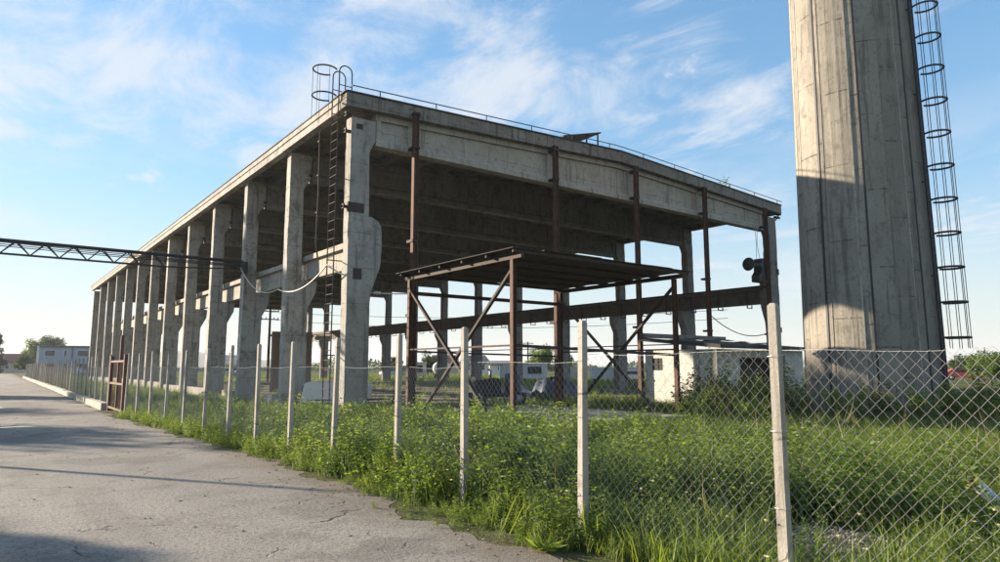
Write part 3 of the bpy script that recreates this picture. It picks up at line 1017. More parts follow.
# ------------------------------------------------------------------ tower
TX, TY, TR, TK, TH = 24.52, 10.96, 2.10, .0112, 27.0
tw = thing('concrete_tower', 'tall tapering concrete tower of vertical board-marked strips with a caged ladder', 'tower', (TX, TY, 0))
NSV = 22
va = [2 * math.pi * (k + .35 * math.sin(k * 2.7)) / NSV for k in range(NSV)]
view = math.atan2(-TY, -TX)
lifts = [0, 2.6, 5.2, 7.8, 10.4, 13.0, 15.6, 18.2, 22.6, TH]
for k in range(NSV):
    a0 = va[k]; a1 = va[(k + 1) % NSV] + (2 * math.pi if k == NSV - 1 else 0)
    dr = random.uniform(-.012, .014)
    m = MB(); vs = []; fs = []
    g_ = .013
    n = 3
    for z in [-.2] + lifts[1:]:
        for j in range(n + 1):
            t = a0 + g_ + (a1 - a0 - 2 * g_) * j / n
            r = (TR - TK * z) * (1.0 if j in (0, n) else .9985) + dr
            vs.append((TX + r * math.cos(t), TY + r * math.sin(t), z))
        vs.append((TX + (TR - TK * z - .12) * math.cos(a1 - g_), TY + (TR - TK * z - .12) * math.sin(a1 - g_), z))
        vs.append((TX + (TR - TK * z - .12) * math.cos(a0 + g_), TY + (TR - TK * z - .12) * math.sin(a0 + g_), z))
    w = n + 3
    for i in range(len(lifts) - 1):
        for j in range(w):
            fs.append((i * w + j, i * w + (j + 1) % w, (i + 1) * w + (j + 1) % w, (i + 1) * w + j))
    fs.append(tuple(range((len(lifts) - 1) * w, len(lifts) * w)))
    m.add(vs, fs)
    m.build('panel', 'conc_tower', tw)
    # raised joint of grout, some tarred dark
    rr = MB()
    rad = lambda z: TR - TK * z
    wd = random.choice((.02, .026, .035))
    rr.add([((TX + (rad(z) + (.012 if e in (1, 2) else -.06)) * math.cos(a0 + sgn * wd / rad(z))), (TY + (rad(z) + (.012 if e in (1, 2) else -.06)) * math.sin(a0 + sgn * wd / rad(z))), z) for z in (0, TH) for e, sgn in ((0, -1), (1, -1), (2, 1), (3, 1))],
           [(0, 4, 5, 1), (1, 5, 6, 2), (2, 6, 7, 3), (0, 3, 7, 4), (0, 1, 2, 3), (4, 7, 6, 5)])
    rr.build('joint_strip', 'steel_dark' if k % 3 == 1 else ('conc_tower' if k % 3 else 'conc_post'), tw)
MB().lathe([(TR - .14, 0), (TR - TK * TH - .14, TH)], 32, (TX, TY, 0)).build('core', 'dark_in', tw, True)
MB().lathe([(TR - TK * TH + .02, TH + .005), (TR - TK * TH + .25, TH + .25), (TR - TK * TH + .25, TH + .6), (TR - TK * TH + .1, TH + .62)], 32, (TX, TY, 0)).build('cap', 'conc_edge', tw, True)
# caged ladder on the flank
la = view + R(79)
def tpt(off, side, z):
    """a point at radial offset 'off' from the shaft, moved sideways"""
    r = TR - TK * z + off
    return (TX + r * math.cos(la) - side * math.sin(la), TY + r * math.sin(la) + side * math.cos(la), z)
lm = MB()
for s in (-.25, .25):
    lm.tube([tpt(.09, s, .5), tpt(.09, s, TH)], .045, 6)
tlad = lm.build('caged_ladder', 'steel_dark', tw)
for i in range(86):
    z = .8 + i * .305
    if z < 19: MB().tube([tpt(.09, -.25, z), tpt(.09, .25, z)], .018, 5, False).build('rung', 'steel_dark', tlad)
z = 2.55
while z < 19:
    MB().tube([tpt(.09 + .36 - .36 * math.cos(t) * 1.0 + .0, .36 * math.sin(t), z) for t in np.linspace(-2.45, 2.45, 20) + math.pi * 0] if False else
              [tpt(.09 + .40 * (1 - math.cos(t)), .38 * math.sin(t), z) for t in np.linspace(.72, 2 * math.pi - .72, 22)], .036, 6).build('hoop', 'steel_dark', tlad)
    z += 1.15
for t in np.linspace(1.15, 2 * math.pi - 1.15, 7):
    MB().tube([tpt(.09 + .40 * (1 - math.cos(t)), .38 * math.sin(t), 2.2), tpt(.09 + .40 * (1 - math.cos(t)), .38 * math.sin(t), 19)], .012, 5).build('cage_strip', 'steel_dark', tlad)
for z in (1.5, 4.6, 7.8, 10.9, 14.0):
    for s in (-.25, .25): MB().bar(tpt(-.05, s, z), tpt(.09, s, z), .05).build('bracket', 'steel_dark', tlad)

# ------------------------------------------------------------------ shed between tower and hall
SX0, SX1, SY0, SY1, SZ = 24.4, 31.1, 17.0, 20.95, 2.36
shed = thing('flat_roofed_shed', 'small white-washed shed with dark doorway and sagging flat roof beside the tower', 'shed', (SX0, SY0, 0))
T = .22
MB().box(SX0, SX0 + T, SY0 + T + .002, SY1, 0, 1.45).box(SX0, SX0 + T, SY0 + T + .002, SY0 + 2.95, 1.45, SZ).box(SX0, SX0 + T, SY0 + 3.55, SY1, 1.45, SZ).box(SX0, SX0 + T, SY0 + 2.95, SY0 + 3.55, 2.0, SZ).build('wall', 'render_w', shed)
dx0, dx1 = SX0 + 1.55, SX0 + 3.9
MB().box(SX0, dx0, SY0, SY0 + T, 0, SZ).box(dx1, SX1, SY0, SY0 + T, 0, SZ).box(dx0, dx1, SY0, SY0 + T, 2.02, SZ).build('wall', 'render_w', shed)
MB().box(SX1 - T, SX1, SY0 + T + .002, SY1, 0, SZ).build('wall', 'render_w', shed)
MB().box(SX0 + T + .002, SX1 - T - .002, SY1 - T, SY1, 0, SZ).build('wall', 'render_w', shed)
MB().box(SX0 + T, SX1 - T, SY0 + T, SY1 - T, -.05, .03).build('floor', 'dark_in', shed)
MB().box(SX0 - .16, SX0 - .002, SY0 - .02, SY0 + .26, 0, SZ - .01).build('corner_pier', 'conc_beam', shed)
MB().box(SX0 - .10, SX0 - .002, SY0 + .95, SY0 + 1.2, 0, SZ - .01).build('pier', 'conc', shed)
fr = MB().box(dx0 - .03, dx0 + .05, SY0 - .02, SY0 + .1, 0, 2.0).box(dx1 - .05, dx1 + .03, SY0 - .02, SY0 + .1, 0, 2.0).box(dx0 + .051, dx1 - .051, SY0 - .02, SY0 + .1, 1.93, 2.0).build('door_frame', 'rust_dark', shed)
dl = MB().add([(dx1 - .06, SY0 + .03, .05), (dx1 - .5, SY0 + .9, .05), (dx1 - .5, SY0 + .9, 1.93), (dx1 - .06, SY0 + .03, 1.93), (dx1 - .02, SY0 + .05, .05), (dx1 - .46, SY0 + .92, .05), (dx1 - .46, SY0 + .92, 1.93), (dx1 - .02, SY0 + .05, 1.93)],
              [(0, 1, 2, 3), (7, 6, 5, 4), (0, 4, 5, 1), (3, 2, 6, 7), (1, 5, 6, 2), (0, 3, 7, 4)]).build('door_leaf', 'rust_dark', shed)
MB().box(dx0, dx1, SY0 + .30, SY0 + .33, .04, 2.0).build('doorway_shade_sheet', 'dark_in', shed)  # dark sheet across the doorway stands in for the unlit interior
w2 = MB().box(SX0 + 4.35, SX0 + 4.75, SY0 - .015, SY0 + .05, 1.0, 2.0).build('window', 'dark_in', shed)
MB().box(SX0 + 4.30, SX0 + 4.80, SY0 - .03, SY0 - .016, .94, .99).build('sill', 'conc_kerb', w2)
w3 = MB().box(SX0 + .02, SX0 + .08, SY0 + 2.95, SY0 + 3.55, 1.45, 2.0).build('window', 'dark_in', shed)
MB().box(SX0 - .01, SX0 + .02, SY0 + 3.22, SY0 + 3.27, 1.452, 1.998).box(SX0 - .01, SX0 + .02, SY0 + 2.96, SY0 + 3.215, 1.70, 1.74).box(SX0 - .01, SX0 + .02, SY0 + 3.275, SY0 + 3.54, 1.70, 1.74).build('glazing_bar', 'rust_dark', w3)
MB().tube([(SX0 + 5.0, SY0 - .06, .2), (SX0 + 5.0, SY0 - .06, 2.25)], .035, 6).build('pipe', 'render_w', shed)
# roof slab sagging, felt layers
m = MB(); vs = []; fs = []; n = 10
for i in range(n + 1):
    x = SX0 - .35 + (SX1 - SX0 + .6) * i / n
    for y, lift in ((SY0 - .35, 0), (SY1 + .1, .42)):
        zz = SZ + .02 + lift + .03 * math.sin(i * 1.9) * (lift > 0)
        th = .16 - .04 * abs(math.sin(i * 2.3))
        vs += [(x, y + .03 * math.sin(i * 2.1), zz), (x, y + .03 * math.sin(i * 1.1), zz + th)]
for i in range(n):
    a = i * 4; b = a + 4
    fs += [(a, b, b + 1, a + 1), (a + 1, b + 1, b + 3, a + 3), (a + 3, b + 3, b + 2, a + 2), (a + 2, b + 2, b, a)]
fs += [(0, 1, 3, 2), (n * 4, n * 4 + 2, n * 4 + 3, n * 4 + 1)]
m.add(vs, fs)
srf = m.build('roof', 'sheet', shed)
fl = MB()
for i in range(14):
    x = random.uniform(SX0, SX1 - .8); y = random.uniform(SY0 - .2, SY1 - .8)
    z = SZ + .19 + .42 * (y - SY0 + .35) / (SY1 - SY0 + .45) + .02
    w, d = random.uniform(.3, .9), random.uniform(.2, .6)
    fl.add([(x, y, z), (x + w, y, z + random.uniform(0, .08)), (x + w, y + d, z + .06 + random.uniform(0, .1)), (x, y + d, z + .06)], [(0, 1, 2, 3)])
fl.build('torn_felt', 'sheet', srf)
MB().box(SX0 - .2, SX1 - .5, SY1 - .12, SY1 + .14, SZ + .60, SZ + .80).build('parapet_beam', 'conc_edge', shed)

# ------------------------------------------------------------------ lattice pipe bridge over the road
gy, gz0, gz1 = 33.25, 6.12, 6.66
gx0, gx1 = -9.0, 9.5
gb = thing('lattice_gantry', 'slim dark lattice gantry crossing the road to the hall columns', 'gantry', (gx1, gy, 0))
for y, z, nm in ((gy - .22, gz1, 'top_chord'), (gy + .22, gz1, 'top_chord'), (gy, gz0, 'bottom_chord')):
    x1 = gx1 if z == gz1 else gx1 - 3.4
    MB().tube([(gx0, y, z), (x1, y, z)], .045, 6).build(nm, 'steel_dark', gb)
npn = 15
step = (gx1 - 3.4 - gx0) / npn
for i in range(npn):
    xa = gx0 + i * step
    for y in (gy - .22, gy + .22):
        MB().tube([(xa, gy, gz0), (xa + step / 2, y, gz1)], .027, 5).tube([(xa + step / 2, y, gz1), (xa + step, gy, gz0)], .027, 5).build('lattice_bar', 'steel_dark', gb)
    MB().tube([(xa + step / 2, gy - .22, gz1), (xa + step / 2, gy + .22, gz1)], .018, 5).build('lattice_bar', 'steel_dark', gb)
MB().tube([(gx1 - 3.4, gy, gz0), (gx1, gy - .05, gz0 + .18)], .035, 6).build('bottom_chord', 'steel_dark', gb)
for i in range(3):
    MB().tube(catenary((gx0, gy - .3 + i * .28, gz1 + .06), (gx1, gy - .25 + i * .25, gz1 - .2), .05 + .04 * i, 10), .02, 5).build('carried_cable', 'cable_d', gb)
m = MB()
for i in range(5):
    c0 = random.uniform(0, 6)
    m.tube([(gx1 - .12 + .30 * math.cos(t + c0) * random.uniform(.8, 1.1), gy - .3 + .05 * i, 6.32 + .26 * math.sin(t + c0)) for t in np.linspace(0, 5.5, 14)], .022, 5)
m.box(gx1 - .05, gx1 + .13, gy - .55, gy - .1, 6.1, 6.6)
m.build('cable_coil', 'cable_d', gb)
MB().box(gx0 - .12, gx0 + .12, gy - .12, gy + .12, 0, 6.1).build('support_post', 'conc_post', gb)

# cables of the hall
c1 = MB().tube(catenary((9.4, 33.1, 6.35), (9.25, 27.2, 4.75), .55, 12) + catenary((9.25, 27.2, 4.75), (9.15, 22.0, 5.12), .42, 12)[1:] + catenary((9.15, 22, 5.12), (9.6, 21.3, 4.7), .05, 4)[1:], .026, 6).build('slack_cable', 'cable_w', None, True)
tag(c1, 'slack pale cable looping between the hall columns and the service ladder', 'cable')
c2 = MB().tube(catenary((9.55, 33.0, 6.2), (9.5, 33.0, .8), 0, 4), .02, 5).build('hanging_cable', 'cable_w', None, True)
tag(c2, 'thin pale cable hanging straight down beside a hall column', 'cable')
c3 = MB().tube(catenary((10.5, 21.5, 4.2), (12.0, 21.0, 4.22), .03, 6), .022, 5).build('insulator_wire', 'cable_w', None, True)
MB().lathe([(.03, -.02), (.07, .0), (.03, .05), (.08, .09), (.03, .14), (.07, .2), (.02, .22)], 10, (10.75, 21.5, 4.2), 'x').build('insulator', 'white_v', c3, True)
tag(c3, 'short wire with white insulator between the corner column and first steel post', 'wire')
c4 = MB().tube(catenary((29.6, 21.0, 4.25), (35.2, 21.1, 3.55), .55, 12), .025, 5).build('sagging_wire', 'cable_d', None, True)
tag(c4, 'dark sagging wire strung above the shed roof', 'wire')
for i, (x, dx) in enumerate(((34.45, .1), (34.7, -.1))):
    o = MB().tube([(x, 21.25, 9.5), (x + dx, 21.25, 8.6), (x - dx * .5, 21.2, 7.7)], .015, 5).build('dangling_wire', 'galv', None, True)
    tag(o, 'thin wire dangling from the roof beam above the horn loudspeaker', 'wire', 'wires dangling above the loudspeaker')

# ------------------------------------------------------------------ chain link fence

def chain_mesh(seed, width=2.0, height=1.66, p=.0425, r=.0015):
    g = random.Random(seed)
    m = MB(); n = int(round(width / p)); p = width / n; nz = int(round(height / p))
    V = []; F = []
    ph = [g.uniform(0, 6) for _ in range(6)]
    def warp(x, y, z):
        e = math.sin(math.pi * y / width)
        bx = e * (.030 * math.sin(2.1 * y + ph[0]) * math.sin(2.6 * z + ph[1]) + .012 * math.sin(5 * y + ph[2] + 3 * z))
        dz = e * (.014 * math.sin(3.0 * y + ph[3]) - .012) * (z / height)
        return (x + bx, y + e * .008 * math.sin(4 * z + ph[4]), z + dz)
    o = np.array([(r, 0), (0, r), (-r, 0), (0, -r)])
    for i in range(n):
        base = len(V)
        for j in range(nz + 1):
            y = (i + ((i + j) % 2)) * p + g.uniform(-.0022, .0022); z = .03 + j * p + g.uniform(-.002, .002)
            x = (.0035 if (i + j) % 2 else -.0035)
            x, y, z = warp(x, y, z)
            for k in range(4): V.append((x + o[k, 0], y + o[k, 1], z))
        for j in range(nz):
            a = base + j * 4
            for k in range(4): F.append((a + k, a + (k + 1) % 4, a + 4 + (k + 1) % 4, a + 4 + k))
    m.add(V, F)
    zt = .03 + nz * p - .01
    m.tube([warp(.004, width * i / 8, zt) for i in range(9)], .0014, 4)
    return m.mesh('wire_mesh', 'galv')


wires = [chain_mesh(q) for q in (1, 2, 3)]
def post_mesh(h=2.05):
    m = MB(); a = .037; b = .031
    m.add([(s * w, t * w, z) for z, w in ((-.1, a), (h - .02, b), (h, b - .015)) for s, t in ((-1, -1), (1, -1), (1, 1), (-1, 1))],
          [(0, 1, 5, 4), (1, 2, 6, 5), (2, 3, 7, 6), (3, 0, 4, 7), (4, 5, 9, 8), (5, 6, 10, 9), (6, 7, 11, 10), (7, 4, 8, 11), (8, 9, 10, 11)])
    return m.mesh('post', 'conc_post')


pmesh = post_mesh()
tie = MB()
for z in (.62, 1.14, 1.66): tie.tube([(.05 * math.cos(t) * 1.15, .05 * math.sin(t) * 1.15, z + .004 * t) for t in np.linspace(0, 6.28, 9)], .0025, 4)
tiem = tie.mesh('tie_wire', 'galv')


def fence_run(ys, label, mscale):
    root = thing('chain_link_fence', label, 'fence', (fence_x(ys[0]), ys[0], 0))
    o = Vector((fence_x(ys[0]), ys[0], 0))
    for i, y in enumerate(ys):
        p = link('post', pmesh, root, Vector((fence_x(y), y, random.uniform(-.03, .02))) - o, (random.uniform(-.012, .012), random.uniform(-.012, .012), random.uniform(-.1, .1)))
        if y < 30: tag(link('tie_wire', tiem, p), kind='stuff')
        if i + 1 < len(ys):
            y2 = ys[i + 1]; dx = fence_x(y2) - fence_x(y); L = math.hypot(dx, y2 - y)
            link('wire_mesh', wires[i % 3], root, Vector((fence_x(y) + .056, y, 0)) - o, (0, 0, -math.atan2(dx, y2 - y)), (1, L / 2.0, mscale(y)))
    return root


near_ys = [-4.9, -3.0, -1.1, .75, 2.64, 4.62, 6.55, 8.15, 10.12, 11.82, 13.45, 15.1, 16.8, 18.5, 20.25, 22.0, 23.7, 25.35]
fence_run(near_ys, 'chain-link fence on pale concrete posts running along the weedy road verge', lambda y: 1.025 if y < 3 else (.985 if y < 6 else .955))
far_ys = [29.35 + 2.05 * i for i in range(45)]
far_f = fence_run(far_ys, 'chain-link fence standing on a concrete kerb beyond the rusty gate', lambda y: .95)
kerb_b = MB().box(-.14, .10, 0, 1, -.05, .26, 0).mesh('kerb_block', 'conc_kerb')
yk = 29.3
while yk < 121:
    L = 3.0
    link('kerb_block', kerb_b, far_f, Vector((fence_x(yk) - .10 + random.uniform(-.02, .02), yk, random.uniform(-.02, .01))) - Vector(far_f.location), (0, 0, -.007), (1, L - .04, 1))
    yk += L
# rusty gate
gt = thing('rusty_gate', 'rusty steel gate with vertical bars between the two fence runs', 'gate', (fence_x(27.3), 27.3, 0))
ga, gbb = 25.75, 29.0
for y, h in ((ga, 2.02), (gbb, 2.0)):
    MB().box(fence_x(y) - .06, fence_x(y) + .06, y - .06, y + .06, 0, h).build('gate_post', 'rust_gate', gt)
MB().box(fence_x(27.9) + .10, fence_x(27.9) + .2, 27.9, 28.0, 0, 2.75).build('gate_post', 'rust_gate', gt)
for z in (.14, 1.02, 1.80): MB().bar((fence_x(ga) - .02, ga + .07, z), (fence_x(gbb) - .02, gbb - .07, z), .05, .07).build('rail', 'rust_gate', gt)
for i in range(12):
    y = ga + .15 + (gbb - ga - .3) * i / 11
    MB().box(fence_x(y) + .006, fence_x(y) + .02, y - .010, y + .010, .14, 1.80).build('bar', 'rust_gate', gt)
MB().box(fence_x(27.3) - .03, fence_x(27.3) + .03, 27.25, 27.33, .1, 1.84).build('leaf_stile', 'rust_gate', gt)

# leaning marker pipe at the right
mp_ = thing('leaning_marker_pipe', 'white pipe with yellow and black end leaning out of the grass', 'pipe', (8.56, 2.38, 0))
MB().tube([(8.56, 2.38, -.06), (8.20, 2.72, .42)], .060, 12).build('pipe', 'white_v', mp_, True)
MB().tube([(8.204, 2.716, .414), (8.178, 2.741, .449)], .064, 12).build('yellow_band', 'yellow', mp_, True)
MB().tube([(8.18, 2.739, .446), (8.174, 2.745, .455)], .054, 12).build('open_end', 'tyre', mp_, True)

# ------------------------------------------------------------------ background helpers
FW = Vector((math.sin(R(37.2)), math.cos(R(37.2)), 0)); RT_ = Vector((math.cos(R(37.2)), -math.sin(R(37.2)), 0))
def bgp(px, depth):
    """ground point seen in column px at a forward distance"""
    return FW * depth + RT_ * ((px - 500) / 671 * depth * .992)


def house(name, label, px, depth, w, d, eave, ridge, wall, roofm, rot=0, wins=2, hip=.0, storeys=1, chim=True, cat_='house'):
    c = bgp(px, depth)
    t = thing(name, label, cat_, c, None, R(rot))
    def B(mb, nm, mt, par=t): return link(nm, mb.mesh(nm, mt), par)
    B(MB().box(-w / 2, w / 2, -d / 2, d / 2, -.2, eave), 'wall', wall)
    o = .4
    e = [(-w / 2 - o, -d / 2 - o, eave), (w / 2 + o, -d / 2 - o, eave), (w / 2 + o, d / 2 + o, eave), (-w / 2 - o, d / 2 + o, eave)]
    rz = [(-w / 2 - o + hip * w, 0, ridge), (w / 2 + o - hip * w, 0, ridge)]
    vs = e + rz + [(x, y, z - .15) for x, y, z in e]
    rf = B(MB().add(vs, [(0, 1, 5, 4), (2, 3, 4, 5), (1, 2, 5), (3, 0, 4), (0, 6, 7, 1), (1, 7, 8, 2), (2, 8, 9, 3), (3, 9, 6, 0), (6, 9, 8, 7)]), 'roof', roofm)
    if chim: B(MB().box(w * .15, w * .15 + .6, .3, .9, ridge - .9, ridge + .7), 'chimney', 'brick', rf)
    for s in range(storeys):
        z0 = .95 + s * 2.8
        for i in range(wins):
            x = -w / 2 + w * (i + .5) / wins
            win = B(MB().box(x - .55, x + .55, -d / 2 - .06, -d / 2 - .004, z0, z0 + 1.25), 'window', 'white_v')
            B(MB().box(x - .46, x + .46, -d / 2 - .075, -d / 2 - .062, z0 + .1, z0 + 1.15), 'pane', 'glass', win)
    return t


def office():
    c = bgp(77, 156)
    t = thing('office_building', 'flat-roofed blue-grey two-storey office with dark windows beyond the road fence', 'building', c, None, R(-20))
    def B(mb, nm, mt, par=t): return link(nm, mb.mesh(nm, mt), par)
    w, d, h = 13.6, 8.0, 6.0
    B(MB().box(-w / 2 + .3, w / 2, -d / 2, d / 2, -.3, h), 'wall', 'grey_wall')
    B(MB().box(-w / 2 - .15, -w / 2 + .298, -d / 2 - .15, d / 2, -.3, h + .3), 'side_wall', 'white_wall')
    B(MB().box(-w / 2 + .31, w / 2 + .3, -d / 2 - .35, d / 2 + .2, h + .005, h + .35), 'roof', 'roof_grey')
    B(MB().box(-.15, .1, -d / 2 - .12, -d / 2 - .003, 0, h), 'downpipe', 'roof_grey')
    for z in (1.0, 3.9):
        for x, ww in ((-4.4, 2.2), (-1.4, .7), (2.1, 2.4), (5.5, 1.4)):
            win = B(MB().box(x - ww / 2, x + ww / 2, -d / 2 - .08, -d / 2 - .004, z, z + 1.5), 'window', 'white_v')
            B(MB().box(x - ww / 2 + .1, x + ww / 2 - .1, -d / 2 - .10, -d / 2 - .082, z + .1, z + 1.4), 'pane', 'glass', win)
office()
house('red_roofed_house', 'low house with red tiled roof beside trees at the road end', 14, 195, 15, 8, 3.0, 5.4, 'beige_wall', 'roof_red', -25, 3)
house('red_roofed_house', 'small house with red tiled roof behind the white tank trailer', 445, 165, 5.6, 6, 2.6, 4.5, 'beige_wall', 'roof_red', -30, 1)
house('grey_roofed_house', 'white house with grey hipped roof behind the hall', 475, 150, 6.5, 6, 2.4, 4.2, 'white_wall', 'roof_grey', -35, 2, .22)
house('white_outbuilding', 'white outbuilding with shallow grey roof beside the grey roofed house', 500, 140, 4.4, 4, 2.2, 2.9, 'white_wall', 'roof_grey', -35, 1, .0, 1, False, 'outbuilding')


def cabin(label, px, depth, w, d, h, mat, rot, opening=True, trim='rust', cat_='cabin', name='site_cabin'):
    t = thing(name, label, cat_, bgp(px, depth), None, R(rot))
    def B(mb, nm, mt, par=t): return link(nm, mb.mesh(nm, mt), par)
    z0 = .3
    B(MB().box(-w / 2, w / 2, -d / 2, d / 2, z0, h - .12, .03), 'body', mat)
    B(MB().box(-w / 2 - .08, w / 2 + .08, -d / 2 - .1, d / 2 + .08, h - .115, h, .02), 'roof', mat)
    for x in (-w / 2 + .25, w / 2 - .45): B(MB().box(x, x + .2, -d / 2 + .2, d / 2 - .2, 0, z0 - .003), 'skid', trim)
    for i in range(int(w / .35)):
        x = -w / 2 + .2 + i * .35
        if not opening or abs(x) > w * .30: B(MB().box(x - .03, x + .03, -d / 2 - .035, -d / 2 - .002, z0 + .1, h - .2), 'rib', mat)
    if opening:
        f = B(MB().box(-w * .27, w * .27, -d / 2 - .03, -d / 2 - .003, .95, h - .45), 'window', 'dark_in')
        B(MB().box(-w * .29, w * .29, -d / 2 - .07, -d / 2 - .032, .86, .94), 'sill', trim, f)
    return t


cabin('white container cabin with wide dark window opening behind the hall', 534, 78, 2.9, 2.4, 2.1, 'white_v', -37)
cabin('cream container with brown skids standing beyond the canopy braces', 573, 80, 2.7, 2.4, 1.65, 'cream', -37, False)
cabin('low white container partly behind a hall column next to shrubs', 604, 76, 3.0, 2.4, 1.55, 'white_v', -40, False)
cabin('white cabin with small dark window near the shed', 628, 74, 2.5, 2.2, 1.6, 'white_v', -30, True)
cabin('pale container at the far end of the white cabin row', 507, 84, 1.9, 2.2, 1.75, 'white_v', -35, False)


def wheel(t, x, y, r=.32, w=.2, axis='y', tr='tyre'):
    a = MB().lathe([(r * .62, -w / 2), (r * .95, -w / 2), (r, -w / 4), (r, w / 4), (r * .95, w / 2), (r * .62, w / 2)], 18, (x, y, r), axis)
    wh = link('wheel', a.mesh('wheel', tr, (0, 0, 0), True), t)
    link('rim', MB().lathe([(r * .2, -w * .53), (r * .6, -w * .50), (r * .6, w * .50), (r * .2, w * .53)], 14, (x, y, r), axis).mesh('rim', 'rim', (0, 0, 0), True), wh)
    return wh


def tank_trailer(label, px, depth, L, r, rot, mat):
    t = thing('tank_trailer', label, 'trailer', bgp(px, depth), None, R(rot))
    def B(mb, nm, mt, sm=False, par=t): return link(nm, mb.mesh(nm, mt, (0, 0, 0), sm), par)
    B(MB().lathe([(r * .5, -L / 2 - .18), (r * .85, -L / 2 - .12), (r, -L / 2), (r, L / 2), (r * .85, L / 2 + .12), (r * .5, L / 2 + .18)], 20, (0, 0, r + .55), 'x'), 'tank', mat, True)
    B(MB().box(-L / 2, L / 2, -r * .5, r * .5, .42, .60), 'chassis', 'rust_dark')
    for x in (-L * .3, L * .3): B(MB().lathe([(r + .02, -.04), (r + .02, .04)], 20, (x, 0, r + .55), 'x'), 'hoop_band', 'rim')
    B(MB().lathe([(.28, 0), (.28, .18), (.2, .22)], 12, (0, 0, 2 * r + .5)), 'manhole', mat)
    for x in (-L * .25, L * .25):
        for y in (-r * .8, r * .8): wheel(t, x, y, .34)
    return t


tank_trailer('white round-ended tank trailer parked beyond the far columns', 442, 96, 3.2, .88, 40, 'white_v')
tb = cabin('cream boxy trailer body with brown lower panel beyond the hall', 419, 98, 2.0, 3.2, 2.3, 'cream', -32, True)


def car(label, px, depth, rot, mat, group=None):
    t = thing('parked_car', label, 'car', bgp(px, depth), group, R(rot))
    def B(mb, nm, mt, sm=False, par=t): return link(nm, mb.mesh(nm, mt, (0, 0, 0), sm), par)
    body = [(-2.05, .32), (2.05, .32), (2.1, .62), (2.0, .80), (1.1, .90), (.95, .92), (-1.75, .95), (-2.08, .85), (-2.1, .5)]
    B(MB().prism(body, -.82, .82), 'body', mat)
    B(MB().prism([(.95, .922), (.35, 1.38), (-1.1, 1.42), (-1.75, .952)], -.72, .72), 'cabin', mat)
    for s in (-1, 1):
        B(MB().prism([(.72, .97), (.28, 1.32), (-.35, 1.34), (-.35, .97)], s * .722, s * .735), 'side_window', 'glass')
        B(MB().prism([(-.42, .97), (-.42, 1.34), (-1.05, 1.35), (-1.45, .98)], s * .722, s * .735), 'side_window', 'glass')
        B(MB().box(2.03, 2.1, s * .55 - .14, s * .55 + .14, .62, .75), 'headlight', 'white_v')
        B(MB().box(-2.1, -2.06, s * .6 - .12, s * .6 + .12, .68, .82), 'tail_light', 'red_lamp')
        for x in (-1.28, 1.3): wheel(t, x, s * .74, .31, .19)
    return t


car('silver car parked in the meadow beyond the road-side columns', 226, 112, 10, 'silver')
car('white car parked in the meadow beyond the road-side columns', 247, 118, 25, 'white_v')
car('blue car parked in the meadow beyond the road-side columns', 236, 135, -10, 'blue')
car('white car parked under the blue-grey office', 82, 140, 60, 'white_v')
car('silver car parked beyond the hall beside the tank trailer', 393, 110, 5, 'silver')
car('red car seen low over the grass to the right of the tower', 962, 84, -60, 'red')
car('white car parked next to the red car beyond the tower', 985, 92, -55, 'white_v')

# white box trailer with a red lamp behind the second column
bt = thing('box_trailer', 'white rounded box trailer with red tail lamp parked behind the corner column', 'trailer', (11.35, 25.8, 0), None, R(-37))
def Bt(mb, nm, mt, sm=False, par=None): return link(nm, mb.mesh(nm, mt, (0, 0, 0), sm), par or bt)
pr = [(-1.25, .22), (1.2, .22), (1.22, .85), (1.10, .98), (-.95, 1.02), (-1.10, .96)]
Bt(MB().prism(pr, -.85, .85), 'body', 'white_v')
Bt(MB().box(-.6, .9, -.862, -.852, .40, .82), 'side_panel', 'white_v')
for y in (-.74, .66): Bt(MB().box(-1.28, -1.2, y, y + .10, .34, .60), 'tail_lamp', 'red_lamp')
Bt(MB().box(-1.33, -1.24, -.8, .8, .18, .28), 'bumper', 'steel_dark')
for y in (-.78, .78): wheel(bt, .3, y, .27, .16)
Bt(MB().box(-1.275, -1.252, -.55, .55, .62, .84), 'rear_window', 'glass')
Bt(MB().box(-.95, 1.1, -.866, -.852, .30, .345), 'rub_strip', 'steel_dark')
Bt(MB().box(.2, .85, -.868, -.863, .60, .80), 'side_window', 'glass')
Bt(MB().bar((1.2, 0, .3), (1.9, 0, .32), .08), 'drawbar', 'steel_dark')

# derelict machine with lamps in the yard behind the canopy
dm = thing('derelict_machine', 'dark derelict engine-driven machine on small wheels in the hall yard', 'machine', (17.2, 22.9, 0), None, R(-35))
dm.scale = (1.25, 1.25, 1.15)
def Bd(mb, nm, mt, sm=False, par=None): return link(nm, mb.mesh(nm, mt, (0, 0, 0), sm), par or dm)
Bd(MB().box(-1.0, 1.0, -.35, .35, .32, .46), 'chassis', 'steel_dark')
Bd(MB().prism([(-.75, .465), (.15, .465), (.15, .95), (-.05, 1.0), (-.70, .90)], -.32, .32), 'engine_hood', 'steel_dark')
for i in range(5): Bd(MB().box(-.775, -.752, -.25, .25, .50 + i * .075, .54 + i * .075), 'grille_bar', 'rim')
for y in (-.26, .26): Bd(MB().lathe([(.02, 0), (.10, .02), (.11, .10), (.05, .16)], 12, (-.86, y, .93), 'x'), 'headlamp', 'cream', True)
Bd(MB().lathe([(.26, .47), (.27, .5), (.27, 1.12), (.22, 1.15)], 18, (.55, 0, 0)), 'drum', 'blue', True)
Bd(MB().tube([(-.2, .2, .95), (-.2, .2, 1.25), (-.3, .2, 1.32)], .035, 8), 'exhaust', 'rust', True)
Bd(MB().box(-.80, -.55, -.55, -.34, .15, .45), 'tool_box', 'cream')
for x in (-.6, .7):
    for y in (-.42, .42): wheel(dm, x, y, .26, .16)


